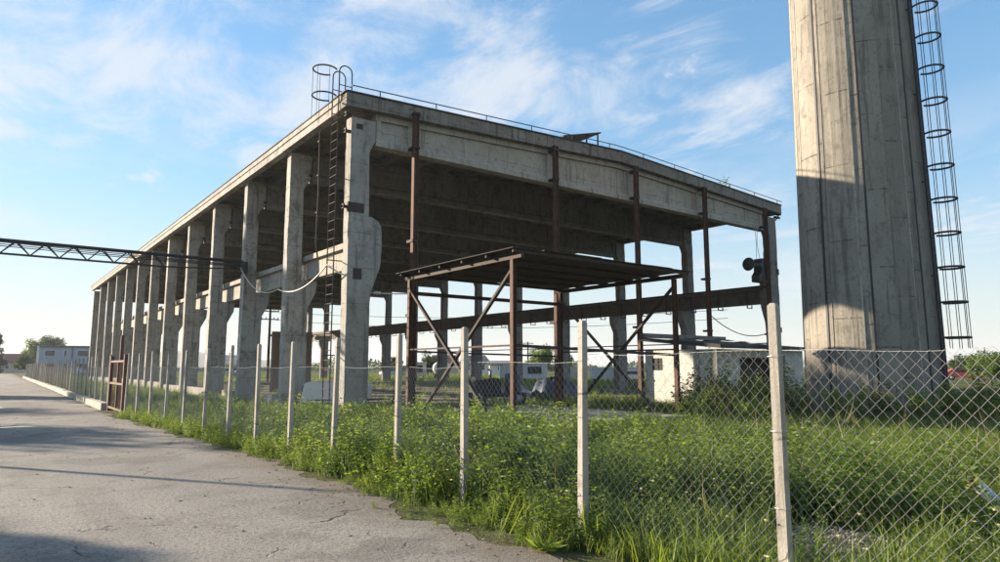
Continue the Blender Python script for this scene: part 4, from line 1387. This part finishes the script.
def tarp(label, x, y, w, d, h, mat, seed):
    random.seed(seed)
    n = 14; vs = []; fs = []
    for j in range(n + 1):
        for i in range(n + 1):
            u = i / n * 2 - 1; v = j / n * 2 - 1
            e = max(0, 1 - (abs(u) ** 2.6 + abs(v) ** 2.6)) ** .5
            z = h * e * (1 + .25 * math.sin(i * 1.7 + seed) * math.sin(j * 1.3)) + random.uniform(-.03, .05) * (e > 0)
            vs.append((x + u * w / 2 + random.uniform(-.03, .03), y + v * d / 2 + random.uniform(-.03, .03), max(-.01, z)))
    for j in range(n):
        for i in range(n):
            a = j * (n + 1) + i; fs.append((a, a + 1, a + n + 2, a + n + 1))
    o = MB().add(vs, fs).build('tarpaulin_heap', mat, None, True, (x, y, 0))
    tag(o, label, 'tarpaulin')
tarp('crumpled dark blue tarpaulin heap in the yard beyond the canopy', 24.2, 27.0, 2.8, 2.0, .95, 'blue', 3)
tarp('crumpled pale grey tarpaulin heap next to the blue one', 22.0, 27.8, 1.8, 1.4, .6, 'silver', 8)
random.seed(21)

# brick pillars in the yard
for px, dep, lab in ((275, 44, 'free-standing red brick pillar with stepped cap inside the hall'), (307, 45, 'red brick pillar carrying a stub of lintel inside the hall')):
    c = bgp(px, dep)
    t = thing('brick_pillar', lab, 'pillar', c, None, 0)
    def Bp(mb, nm, mt, par=t): return link(nm, mb.mesh(nm, mt), par)
    z = 0; k = 0
    cr = MB()
    while z < 3.55:
        w = .22 + (.004 if k % 2 else -.004) + random.uniform(-.006, .006)
        cr.box(-w, w, -w, w, z + .004, z + .075); cr.box(-w + .015, w - .015, -w + .015, w - .015, z - .004, z + .004)
        z += .08; k += 1
    Bp(cr, 'shaft', 'brick')
    Bp(MB().box(-.29, .29, -.29, .29, 3.58, 3.72).box(-.22, .22, -.22, .22, 3.722, 3.9), 'cap', 'brick')
    if px == 307: Bp(MB().box(.47, 1.5, -.18, .18, 3.4, 3.7), 'lintel_stub', 'conc')


def utility_pole(label, px, depth, h, mat='wood', arms=2):
    t = thing('utility_pole', label, 'pole', bgp(px, depth), None, R(-20))
    def B(mb, nm, mt, par=t): return link(nm, mb.mesh(nm, mt), par)
    B(MB().tube([(0, 0, -.1), (0, 0, h)], .17, 10, True, .11), 'shaft', mat)
    for i in range(arms):
        z = h - .35 - i * .9
        a = B(MB().box(-.95, .95, -.16, -.06, z, z + .11), 'crossarm', 'steel_dark')
        for x in (-.85, -.4, .4, .85): B(MB().lathe([(.03, z + .112), (.06, z + .17), (.035, z + .22), (.055, z + .27), (.02, z + .31)], 8, (x, -.11, 0)), 'insulator', 'white_v', a)
    return t
utility_pole('tall utility pole with crossarms seen between the hall columns', 268, 74, 8.0)
utility_pole('thin far utility pole above the bushes right of the tower', 986, 150, 6.0, 'wood', 1)
utility_pole('thin utility pole beside the round tree behind the hall', 528, 112, 5.8, 'wood', 1)
w1, w2_ = bgp(268, 74), bgp(690, 60)
for i, z in enumerate((7.6, 6.8)):
    o = MB().tube(catenary((w1.x, w1.y, z), (w2_.x + 6, w2_.y, z - .6), .7 + .25 * i, 24), .03, 4).build('overhead_wire', 'cable_d')
    tag(o, 'long thin overhead wire running from the utility pole behind the hall', 'wire', 'overhead wires behind the hall')

# street lamp across the road, out of the picture; its thin shadow lies over the road
t = thing('street_lamp', 'slim concrete street lamp on the far side of the road', 'street lamp', (-6.0, 23.4, 0))
link('shaft', MB().tube([(0, 0, -.1), (0, 0, 5.2)], .10, 10, True, .06).mesh('shaft', 'conc_post'), t)
arm = link('arm', MB().tube([(0, 0, 5.15), (.3, 0, 5.45), (.9, 0, 5.55)], .03, 8).mesh('arm', 'rim'), t)
link('lamp_head', MB().prism([(.85, 5.48), (1.35, 5.52), (1.32, 5.62), (.9, 5.64)], -.10, .10).mesh('lamp_head', 'rim'), arm)

# far block of flats
t = thing('block_of_flats', 'pale tower block far beyond the meadow', 'building', bgp(231, 620), None, R(-20))
link('wall', MB().box(-5, 5, -4, 4, 0, 12.5).mesh('wall', 'grey_wall'), t)
link('roof', MB().box(-2, 2, -2, 2, 12.505, 14.5).mesh('roof', 'roof_grey'), t)
for s in range(4):
    for i in range(4): link('window', MB().box(-4.2 + i * 2.3, -3 + i * 2.3, -4.05, -4.002, 1.2 + s * 2.9, 2.7 + s * 2.9).mesh('window', 'glass'), t)

# hills
vs = []; fs = []
n = 90
for i in range(n + 1):
    px = -700 + 2400 * i / n
    a = R(37.2) + math.atan((px - 500) / 671 * .992)
    hh = 26 + 16 * math.sin(i * .23 + 1) + 9 * math.sin(i * .61) + 5 * math.sin(i * 1.37)
    if px > 350: hh *= .55
    for d, z in ((1900, -2), (2100, max(3, hh * .8)), (2300, max(4, hh)), (2600, -2)):
        vs.append((math.sin(a) * d, math.cos(a) * d, z))
for i in range(n):
    for j in range(3):
        a = i * 4 + j; fs.append((a, a + 4, a + 5, a + 1))
tag(MB().add(vs, fs).build('hills', 'ground', None, True), kind='structure')

# ------------------------------------------------------------------ trees
def crown_mesh(name, cz, rx, rz, n, ll, mat, nclump=26, seed=1, cone=False):
    g = np.random.default_rng(seed)
    d = unit(g.normal(size=(nclump, 3))); rad = g.uniform(.25, 1.0, nclump) ** .6
    c = d * rad[:, None] * np.array([rx * .78, rx * .78, rz * .80]); cr = g.uniform(.22, .42, nclump) * min(rx, rz)
    if cone:
        hz = g.random(nclump); th = g.random(nclump) * 6.283; rr = rx * (1 - hz) * .75
        c = np.stack([np.cos(th) * rr, np.sin(th) * rr, (hz * 2 - 1) * rz], 1); cr = rx * (.18 + .35 * (1 - hz))
    k = g.integers(0, nclump, n)
    o = unit(g.normal(size=(n, 3))) * (g.random(n) ** .42 * cr[k])[:, None] * np.array([1, 1, .8])
    p = c[k] + o + np.array([0, 0, cz])
    dr = unit(unit(o) * .6 + g.normal(size=(n, 3)) * .7 + np.array([0, 0, -.15]))
    sz = g.uniform(.6, 1.25, n)
    v, t, ti = leaves(p, dr, ll * sz, ll * .62 * sz, .2)
    tint = np.clip(g.random(n) * .6 + (c[k, 2] / rz) * .15 + g.normal(size=nclump)[k] * .12 + .2, 0, 1)
    return np_mesh(name, v, t, mat, np.repeat(tint, 4))


def limb_mesh(h, cz, rx, r0, nl=7, seed=1):
    g = random.Random(seed)
    m = MB()
    pts = [(0, 0, -.1)]
    for i in range(1, 6): pts.append((g.uniform(-.05, .05) * h * .3, g.uniform(-.05, .05) * h * .3, h * .85 * i / 5))
    m.tube(pts, r0, 8, True, r0 * .25)
    for i in range(nl):
        z0 = cz * g.uniform(.45, .95); a = g.random() * 6.28; L = rx * g.uniform(.55, .9)
        m.tube([(0, 0, z0), (math.cos(a) * L * .5, math.sin(a) * L * .5, z0 + L * .45), (math.cos(a) * L, math.sin(a) * L, z0 + L * .7)], r0 * .38, 6, True, r0 * .08)
    return m.mesh('trunk', 'bark', (0, 0, 0), True)


def tree(name, label, loc, h, rx, n=2500, ll=.35, mat='tree', trunk=.35, seed=1, group=None, cone=False, nclump=26):
    t = thing(name, label, 'tree', loc, group)
    cz = h * (1 - (1 - trunk) / 2); rz = h * (1 - trunk) / 2
    link('trunk', limb_mesh(h, cz, rx, .035 * h ** .9, 7, seed), t)
    link('crown', crown_mesh('crown', cz, rx, rz, n, ll, mat, nclump, seed, cone), t)
    return t


tree('leafy_tree', 'broad green tree rising behind the blue-grey office', bgp(47, 195), 11.2, 6.2, 6500, .55, seed=3, trunk=.12, nclump=40)
tree('leafy_tree', 'rounded pale green tree beside the office gable', bgp(33, 205), 10.5, 4.2, 4200, .55, 'shrub', seed=4, trunk=.1, nclump=36)
tree('leafy_tree', 'low bushy tree between the office and the red roofed house', bgp(27, 165), 4.6, 3.0, 2600, .45, seed=5, trunk=.08)
tree('conifer_tree', 'dark narrow conifer at the far road end', bgp(-3, 170), 10.0, 2.0, 3000, .40, 'conifer', seed=6, trunk=.06, cone=True)
tree('leafy_tree', 'round green tree standing behind the white container cabin', bgp(541, 110), 5.4, 3.1, 4800, .32, 'shrub', seed=8, trunk=.08, nclump=34)
tree('leafy_tree', 'small green tree to the right of the round tree behind the hall', bgp(566, 118), 4.0, 2.3, 2600, .30, 'shrub', seed=9, trunk=.06)
tree('leafy_tree', 'dense green tree in the meadow seen beside the corner column', bgp(428, 120), 4.6, 2.8, 2800, .32, seed=10, trunk=.06)
tree('leafy_tree', 'dark bushy tree at the meadow edge behind the tank trailer', bgp(392, 130), 3.8, 3.2, 2600, .34, seed=12, trunk=.05)
tree('leafy_tree', 'bushy tree right of the tower overhanging the fence line', bgp(990, 60), 3.3, 2.2, 4800, .20, 'shrub', seed=13, trunk=.06, nclump=40)
tree('leafy_tree', 'small bushy tree just right of the tower ladder', bgp(962, 88), 3.2, 2.2, 2600, .26, seed=14, trunk=.06)
tree('leafy_tree', 'spreading bushy tree beyond the cars right of the tower', bgp(1022, 72), 4.4, 3.2, 3600, .26, seed=15, trunk=.06)
# trees across the road, outside the picture, whose shadows reach the road
sp = [((-13.1, 26.8), 8.5, 2.1, 21), ((-12.5, 39.0), 8.6, 3.1, 22), ((-17.5, 35.0), 7.6, 2.6, 23), ((-13.0, 51.0), 9.2, 3.2, 24), ((-11.0, 17.5), 6.2, 2.4, 26), ((-8.5, 31.0), 5.2, 1.7, 27), ((-9.5, 60.0), 8.0, 2.6, 28)]
for (x, y), h, r, sd in sp:
    tree('roadside_tree', 'leafy roadside tree across the road from the fence', (x, y, 0), h, r, 5200, .26, seed=sd, trunk=.28, group='roadside trees across the road', nclump=34)
tree('shade_poplar', 'unseen narrow poplar added across the road to shade the lower tower', (-5.3, 54.0, 0), 19.0, 3.3, 16000, .32, seed=25, trunk=.08, nclump=90)  # out of view, added only to keep sun off the tower's lower part

# far-off wood along the horizon
n = 26000
px = rng.uniform(-250, 1350, n); dep = rng.uniform(230, 330, n)
prof = 2.2 + 1.6 * np.sin(px * .021) + 1.1 * np.sin(px * .057 + 1) + .8 * np.sin(px * .13 + 2) + .5 * np.sin(px * .31)
prof = np.clip(prof, .8, 6) * np.where(px > 930, 1.5, 1.0) * np.where(px < 150, .55, 1.0)
pos = np.outer(dep, np.array(FW)) + np.outer((px - 500) / 671 * dep * .992, np.array(RT_))
pos[:, 2] = rng.random(n) ** .8 * prof
v, t_, ti = leaves(pos, unit(rng.normal(size=(n, 3)) + np.array([0, 0, .3])), rng.uniform(.7, 1.5, n), rng.uniform(.5, 1.0, n), .2)
wood = link('far_wood', np_mesh('far_wood', v, t_, 'tree', ti))
tag(wood, 'distant belt of low trees along the horizon', 'wood', None, 'stuff')

# ------------------------------------------------------------------ weeds, grass, shrubs
def bare_mask(p):
    x, y = p[:, 0], p[:, 1]
    r = np.hypot(x - 6.1, (y - 3.1)) + .18 * np.sin(x * 5) * np.cos(y * 6)
    strip = (np.abs(y - .318 * x) < .28) & (x > 6.4) & (x < 8.7) & (rng.random(len(x)) < .88)
    return strip | ((r < .62) & (rng.random(len(x)) < .93)) | ((np.hypot(x - 5.4, y - 2.75) < .55) & (rng.random(len(x)) < .7))


def ok_mask(x, y):
    m = np.ones(len(x), bool)
    m &= ~((x > 12.5) & (x < 16.9) & (y > 13.0) & (y < 20.1))                    # loading pad
    m &= ~((x > SX0 - .2) & (x < SX1 + .1) & (y > SY0 - .1) & (y < 21.2))        # shed
    m &= ((x - TX) ** 2 + (y - TY) ** 2) > (TR + .05) ** 2                      # tower
    return m


def area(n, x0, x1, y0, y1, near_power=1.0):
    """points inside the fence, denser close to the camera and only where it can look"""
    out = []
    while sum(len(o) for o in out) < n:
        k = n * 3
        x = rng.uniform(x0, x1, k); y = rng.uniform(y0, y1, k)
        d = np.hypot(x, y)
        az = np.degrees(np.arctan2(x, y))
        m = (az > -2) & (az < 78) & ok_mask(x, y) & (rng.random(k) < np.minimum(1, (6.5 / np.maximum(d, 3)) ** near_power))
        fx = np.where(y < 9, 4.46, np.where(y < 26, 4.46 - .74 * (y - 9) / 17, 3.72 + .0093 * (y - 26)))
        m &= x > fx - .25 + .12 * np.sin(y * 2.3) + .1 * np.sin(y * 5.1)
        out.append(np.stack([x[m], y[m], np.zeros(m.sum())], 1))
    return np.concatenate(out)[:n]


weedp = [proto_weed(.55, 6, 9, .080, .042), proto_weed(.66, 6, 9, .085, .040, .35), proto_weed(.42, 6, 9, .065, .045, .8), proto_weed(.35, 7, 8, .06, .04, .9)]
finep = [proto_weed(.52, 8, 14, .052, .025), proto_weed(.62, 7, 16, .060, .022, .4), proto_weed(.40, 8, 13, .045, .028, .8), proto_weed(.50, 7, 17, .065, .016, .55), proto_weed(.30, 9, 11, .042, .026, .95), proto_weed(.45, 7, 15, .05, .012, .6)]
grassp = [proto_grass(.42, 20, .007), proto_grass(.55, 16, .008, .6), proto_grass(.28, 24, .006, .7, .12), proto_grass(.36, 20, .009, .9)]
dryp = [proto_grass(.75, 6, .004, .35, .05), proto_grass(.9, 4, .004, .25, .04)]


def noise2(x, y, s, ph):
    return (np.sin(x * s + ph) * np.cos(y * s * .9 - ph * 1.3) + .6 * np.sin(x * s * 2.1 + y * s * 1.7 + ph * 2) + .4 * np.sin(x * s * 4.3 - y * s * 3.7 + ph)) / 2


# leafy weeds: dense on the left and middle, thinner on the right where grass rules
p = area(12500, 4.1, 34, -1, 24, 1.1)
az = np.degrees(np.arctan2(p[:, 0], p[:, 1]))
keep = rng.random(len(p)) < np.clip(1.35 - (az - 40) / 60 + .45 * noise2(p[:, 0], p[:, 1], .9, 1.0), .2, 1)
bare = bare_mask(p)
p = p[keep & ~bare]
az = np.degrees(np.arctan2(p[:, 0], p[:, 1])); d = np.hypot(p[:, 0], p[:, 1])
hs_ = np.clip(1.05 + .5 * noise2(p[:, 0], p[:, 1], .8, 2.0), .45, 1.6) * np.where(az > 58, .85, 1.0) * np.interp(d, [4.5, 6, 8.5], [.50, .62, .92]) * np.interp(d, [8, 11.5, 14, 18], [1.0, .9, .62, .5]) * rng.uniform(.55, 1.3, len(p))
cc_ = p[rng.integers(0, len(p), 110)]
for q in cc_:
    r2 = (p[:, 0] - q[0]) ** 2 + (p[:, 1] - q[1]) ** 2
    hs_ *= 1 + rng.uniform(.15, .75) * np.exp(-r2 / .16)
hs_ = np.minimum(hs_, 1.7)
sp_ = noise2(p[:, 0], p[:, 1], 1.6, 3.3) + rng.normal(size=len(p)) * .25
nr = d < 10.5
a_ = scatter('weeds', finep, p[(sp_ < .22) & nr], hs_[(sp_ < .22) & nr], 'weed')
tag(a_, 'fine-leaved green weeds close behind the chain-link fence', 'weeds', None, 'stuff')
w = scatter('weeds', weedp, p[(sp_ < .22) & ~nr], hs_[(sp_ < .22) & ~nr], 'weed')
tag(w, 'low green weeds spreading between the canopy, the shed and the tower', 'weeds', None, 'stuff')
nettp = [proto_weed(.62, 6, 14, .075, .036, .3), proto_weed(.54, 6, 14, .085, .040, .4), proto_weed(.5, 6, 15, .05, .02, .5)]
w = scatter('nettles', nettp, p[sp_ >= .22], hs_[sp_ >= .22], 'shrub')
tag(w, 'darker broad-leaved nettles standing in patches among the weeds', 'nettles', None, 'stuff')
nf = 700
q_ = p[rng.integers(0, len(p), nf)] + rng.normal(size=(nf, 3)) * np.array([.15, .15, 0])
q_[:, 2] = rng.uniform(.25, .62, nf) * np.interp(np.hypot(q_[:, 0], q_[:, 1]), [8, 12, 18], [1, .8, .35])
fl_ = cat([leaves(q_, unit(np.stack([np.cos(np.full(nf, a_)), np.sin(np.full(nf, a_)), np.full(nf, .5)], 1)), .022, .020) for a_ in (0, 1.6, 3.1, 4.7)])
w = link('wild_flowers', np_mesh('wild_flowers', *fl_[:2], 'flower', fl_[2]))
tag(w, 'tiny pale yellow flower heads dotted over the weeds', 'flowers', None, 'stuff')
# verge weeds along the fence foot and the strip beside the hall
n = 2200
y = rng.uniform(4.5, 60, n) ** 1.0; y = 4.5 + (y - 4.5) * rng.random(n) ** .5
fx = np.where(y < 9, 4.46, np.where(y < 26, 4.46 - .74 * (y - 9) / 17, 3.72 + .0093 * (y - 26)))
x = fx + rng.normal(size=n) * .16 - .04 - np.where(y < 9, rng.random(n) * .38, 0)
p1 = np.stack([x, y, np.zeros(n)], 1)
p1 = p1[(y < 25.3) | (x > fx + .1)]
n = 4800
y = 9 + 80 * rng.random(n) ** 2.1; x = 4.3 + rng.random(n) * 5.2
p2 = np.stack([x, y, np.zeros(n)], 1)
pp = np.concatenate([p1, p2]); s_ = np.concatenate([rng.uniform(.25, .75, len(p1)) * np.where(p1[:, 1] < 9.5, .55, 1), rng.uniform(.6, 1.4, len(p2)) * np.interp(p2[:, 1], [10, 14, 20, 30], [1, .9, .6, .6]) * np.clip(1 + .4 * noise2(p2[:, 0], p2[:, 1], .7, .3), .5, 1.4)])
w = scatter('verge_weeds', weedp[:3] + finep[2:3] + finep[4:5], pp, s_, 'weed')
tag(w, 'low green weeds fringing the road edge and the strip beside the hall', 'weeds', None, 'stuff')
# grass
p = area(17000, 4.0, 36, -1, 24, 1.25)
az = np.degrees(np.arctan2(p[:, 0], p[:, 1]))
bare = bare_mask(p)
keep = (rng.random(len(p)) < np.clip(.22 + (az - 40) / 40 + .4 * noise2(p[:, 0], p[:, 1], 1.1, 4.0), .2, 1)) & ~bare
p = p[keep]
d = np.hypot(p[:, 0], p[:, 1])
gr = scatter('grass', grassp, p, rng.uniform(.45, 1.15, len(p)) * np.interp(d, [5, 9, 14, 20], [.85, .8, .6, .5]), 'grass', None, .25)
tag(gr, 'uneven green grass growing among the weeds in front of the tower', 'grass', None, 'stuff')
# meadow grass beyond and inside the hall
n = 9000
x = rng.uniform(9.7, 75, n); y = rng.uniform(22, 125, n)
m_ = (x / y < 1.9) & ~((x > 9.7) & (x < 36) & (y < 93) & (noise2(x, y, .35, 1.0) < .05))
p = np.stack([x, y, np.zeros(n)], 1)[m_]
gr2 = scatter('meadow_grass', grassp[:2] + weedp[:1], p, rng.uniform(.5, 1.1, len(p)), 'grass', None, .2)
tag(gr2, 'rough meadow grass growing inside and beyond the hall', 'grass', None, 'stuff')
# dry stalks
p = area(550, 4.5, 22, .5, 14, .9)
k = noise2(p[:, 0], p[:, 1], .9, 6.0) > .12
ds = scatter('dry_stalks', dryp, p[k], rng.uniform(.6, 1.1, k.sum()), 'straw', None, .25)
tag(ds, 'scattered dry straw-coloured stalks standing in the grass', 'stalks', None, 'stuff')
# rosette outside the fence
ro = link('dock_plant', np_mesh('dock_plant', *proto_rosette(26, .24, .045)[:2], 'weed', np.full(26 * 4, .6)), None, (3.98, 4.62, .01))
tag(ro, 'leafy green dock rosette growing on the road edge by a fence post', 'plant')
ro = link('dock_plant', np_mesh('dock_plant', *proto_rosette(22, .22, .07)[:2], 'weed', np.full(22 * 4, .5)), None, (5.2, 3.9, .01))
tag(ro, 'broad-leaved dock rosette in the grass behind the fence', 'plant')


def shrub_mesh(h, r, ns, nl, ll, lw, mat, seed):
    parts = []
    g = np.random.default_rng(seed)
    for k in range(ns):
        th = g.random() * 6.283; rr = r * g.random() ** .6; hh = h * g.uniform(.55, 1.05) * (1 - .35 * rr / r)
        b = np.array([math.cos(th) * rr * .25, math.sin(th) * rr * .25, 0]); tip = np.array([math.cos(th) * rr, math.sin(th) * rr, hh])
        parts.append(stems(b[None], tip[None], .010))
        t = g.uniform(.25, 1.03, nl); q = b + (tip - b) * t[:, None] + g.normal(size=(nl, 3)) * .035
        an = g.random(nl) * 6.283
        d = unit(np.stack([np.cos(an), np.sin(an), g.uniform(-.3, .7, nl)], 1))
        sz = g.uniform(.6, 1.25, nl)
        parts.append(leaves(q, d, ll * sz, lw * sz))
    v, t, i = cat(parts)
    return np_mesh('shrub', v, t, mat, i)


sm = {'a': shrub_mesh(1.15, .75, 26, 42, .085, .05, 'shrub', 1), 'b': shrub_mesh(1.5, .7, 22, 46, .09, .055, 'shrub', 2),
      'c': shrub_mesh(1.25, .6, 24, 40, .075, .04, 'olive', 3), 'd': shrub_mesh(1.0, .85, 30, 40, .08, .045, 'weed', 4), 'e': shrub_mesh(2.0, .45, 10, 44, .10, .06, 'shrub', 5)}
shrubs = [('d', 7.6, 10.7, 1.0, 'g'), ('d', 8.6, 11.3, .95, 'g'), ('d', 7.2, 12.4, 1.0, 'g'), ('d', 8.2, 14.6, 1.05, 'g'), ('d', 6.4, 15.3, .95, 'g'), ('d', 7.4, 18.0, 1.0, 'g'), ('d', 9.2, 12.6, 1.0, 'g'), ('d', 5.6, 19.6, .9, 'g'), ('d', 8.4, 17.2, 1.0, 'g'), ('d', 6.0, 23.0, .9, 'g'),
          ('a', 12.3, 10.6, .6, 'm'), ('d', 9.9, 10.4, .95, 'g'), ('d', 10.7, 9.7, .85, 'g'), ('d', 8.9, 9.6, .8, 'g'), ('d', 7.9, 9.0, .7, 'g'), ('d', 11.8, 9.4, .75, 'g'), ('d', 9.6, 8.4, .65, 'g'), ('a', 16.9, 12.2, .75, 'm'),
          ('b', 19.3, 14.5, 1.05, 'w'), ('e', 19.6, 13.9, 1.05, 'w'), ('a', 20.6, 14.2, 1.0, 'w'), ('e', 21.5, 14.7, 1.0, 'w'), ('a', 21.6, 15.0, .95, 'w'), ('b', 22.6, 14.9, .8, 'w'),
          ('c', 19.3, 12.3, 1.15, 'o'), ('c', 20.4, 11.9, 1.25, 'o'), ('c', 18.4, 12.9, 1.0, 'o'), ('d', 17.9, 13.4, 1.1, 'y'), ('d', 18.9, 13.6, 1.25, 'y'), ('d', 20.2, 13.0, 1.3, 'y'), ('d', 21.4, 12.4, 1.2, 'y'), ('d', 22.6, 13.4, 1.15, 'y'), ('d', 17.6, 11.4, .9, 'y'), ('b', 23.8, 15.0, .85, 'w'), ('b', 27.4, 14.7, .9, 'd'), ('a', 29.0, 15.0, .95, 'd'),
          ('d', 20.9, 10.1, 1.0, 'u'), ('d', 21.9, 8.6, 1.05, 'u'), ('d', 23.0, 7.6, 1.1, 'u'), ('d', 24.6, 6.9, 1.1, 'u'), ('c', 21.3, 9.2, .85, 't'), ('c', 22.4, 8.0, .9, 't'), ('c', 23.6, 7.4, .95, 't'), ('c', 25.2, 7.2, .85, 't'), ('a', 27.4, 7.6, .95, 'r'), ('b', 29.0, 7.4, .9, 'r'), ('b', 31.5, 8.5, 1.1, 'r'), ('b', 24.5, 4.2, 1.0, 'r'), ('d', 26.5, 4.6, 1.35, 'r'), ('b', 29.5, 5.2, 1.25, 'r'), ('d', 32.0, 6.4, 1.5, 'r'), ('b', 34.0, 8.2, 1.5, 'r')]
names = {'g': ('leafy green bush growing between the fence and the hall columns', 'bushes between the fence and the hall'),
         'm': ('dark green bush beside the canopy loading pad', 'bushes beside the loading pad'),
         'w': ('leafy shrub growing against the lit shed wall', 'shrubs against the shed wall'),
         'o': ('yellow-green shrub in front of the shed doorway', 'yellow-green shrubs before the shed'),
         'd': ('green shrub between the shed and the tower', 'shrubs between shed and tower'),
         'y': ('broad light green bush between the canopy and the shed', 'broad bushes before the shed'),
         'u': ('broad light green bush at the tower foot', 'broad bushes at the tower foot'),
         't': ('yellow-green shrub at the tower foot', 'shrubs at the tower foot'),
         'r': ('green shrub below the caged ladder right of the tower', 'shrubs right of the tower')}
for i, (k, x, y, s, g) in enumerate(shrubs):
    s *= {'w': 1.15, 'o': 1.15, 'y': 1.1, 't': 1.2, 'u': 1.25, 'r': 1.35, 'd': 1.1}.get(g, 1.0)
    o = link('shrub', sm[k], None, (x, y, 0), (0, 0, i * 2.399), (s, s, s * random.uniform(.9, 1.05)))
    lab = names[g][0]; grp = names[g][1]
    if g == 'w': lab, grp = {'e': ('spindly upright shrub with bare lower stems against the lit shed wall', 'spindly shrubs against the shed wall'), 'b': ('tall dense dark green shrub against the lit shed wall', 'tall dense shrubs against the shed wall'), 'a': ('low spreading dark green shrub against the lit shed wall', 'low shrubs against the shed wall')}[k]
    if g == 'r': lab, grp = {'b': ('tall dense shrub in the grass right of the tower', 'tall shrubs right of the tower'), 'd': ('broad light green shrub in the grass right of the tower', 'broad shrubs right of the tower'), 'a': ('low dark green shrub below the caged tower ladder', 'low shrub below the tower ladder')}[k]
    if g == 'd': lab, grp = {'b': ('tall green shrub just beside the tower between it and the shed', 'shrub beside the tower'), 'a': ('low green shrub in front of the shed window', 'shrub before the shed window')}[k]
    tag(o, lab, 'shrub', grp)
o = link('roof_sapling', shrub_mesh(.9, .45, 7, 26, .09, .05, 'shrub', 9), None, (32.0, 21.5, roof_z(32.0) - .06))
tag(o, 'small sapling growing on the hall roof edge', 'sapling')

# ------------------------------------------------------------------ loose stones, rubble
st = []
def stone_verts(c, r):
    v = []
    for s in ((1, 0, 0), (-1, 0, 0), (0, 1, 0), (0, -1, 0), (0, 0, 1), (0, 0, -1)):
        q = r * random.uniform(.6, 1.2); v.append((c[0] + s[0] * q, c[1] + s[1] * q, max(-.01, c[2] + s[2] * q * .7)))
    return v
OF = [(0, 2, 4), (2, 1, 4), (1, 3, 4), (3, 0, 4), (2, 0, 5), (1, 2, 5), (3, 1, 5), (0, 3, 5)]
m = MB()
for i in range(420):
    y = 2 + 26 * random.random() ** 1.6; x = random.uniform(-1.5, road_line(y)) if random.random() < .4 else road_line(y) - abs(random.gauss(0, .35))
    m.add(stone_verts((x, y, .008), random.uniform(.006, .022)), OF)
tag(m.build('road_gravel', 'stone'), 'small loose stones scattered over the worn road', 'gravel', None, 'stuff')
m = MB()
for i in range(550):
    x, y = 6.1 + random.gauss(0, .42), 3.1 + random.gauss(0, .42)
    m.add(stone_verts((x, y, .02 + .10 * max(0, 1 - ((x - 6.1) ** 2 + (y - 3.1) ** 2))), random.uniform(.005, .028) * (2.2 if random.random() < .06 else 1)), OF)
tag(m.build('rubble', 'stone'), 'grey rubble and soil lying bare behind the fence', 'rubble', None, 'stuff')
vs = []; fs = []
n = 22
for j in range(n + 1):
    for i in range(n + 1):
        u, v_ = i / n * 2 - 1, j / n * 2 - 1
        e = max(0, 1 - u * u - v_ * v_)
        vs.append((6.1 + u * 1.0, 3.1 + v_ * 1.0, .006 + .12 * e ** .7 * (.7 + .3 * math.sin(i * 1.9) * math.cos(j * 1.5)) if e > 0 else -.02))
for j in range(n):
    for i in range(n):
        a = j * (n + 1) + i; fs.append((a, a + 1, a + n + 2, a + n + 1))
tag(MB().add(vs, fs).build('soil_mound', 'soil', None, True), kind='structure')

# ------------------------------------------------------------------ air
def build_haze():
    t = bpy.data.materials.new('morning_haze'); t.use_nodes = True
    nt = t.node_tree; nt.nodes.clear()
    o = nt.nodes.new('ShaderNodeOutputMaterial'); v = nt.nodes.new('ShaderNodeVolumePrincipled')
    v.inputs['Color'].default_value = (.86, .91, 1.0, 1); v.inputs['Density'].default_value = .00028
    v.inputs['Anisotropy'].default_value = .1
    nt.links.new(v.outputs[0], o.inputs['Volume'])
    b = MB().box(-2700, 2700, -2700, 2700, -3.0, 60)
    ob = b.build('haze', t)
    tag(ob, 'thin pale morning haze over the whole site', 'haze', None, 'stuff')
build_haze()
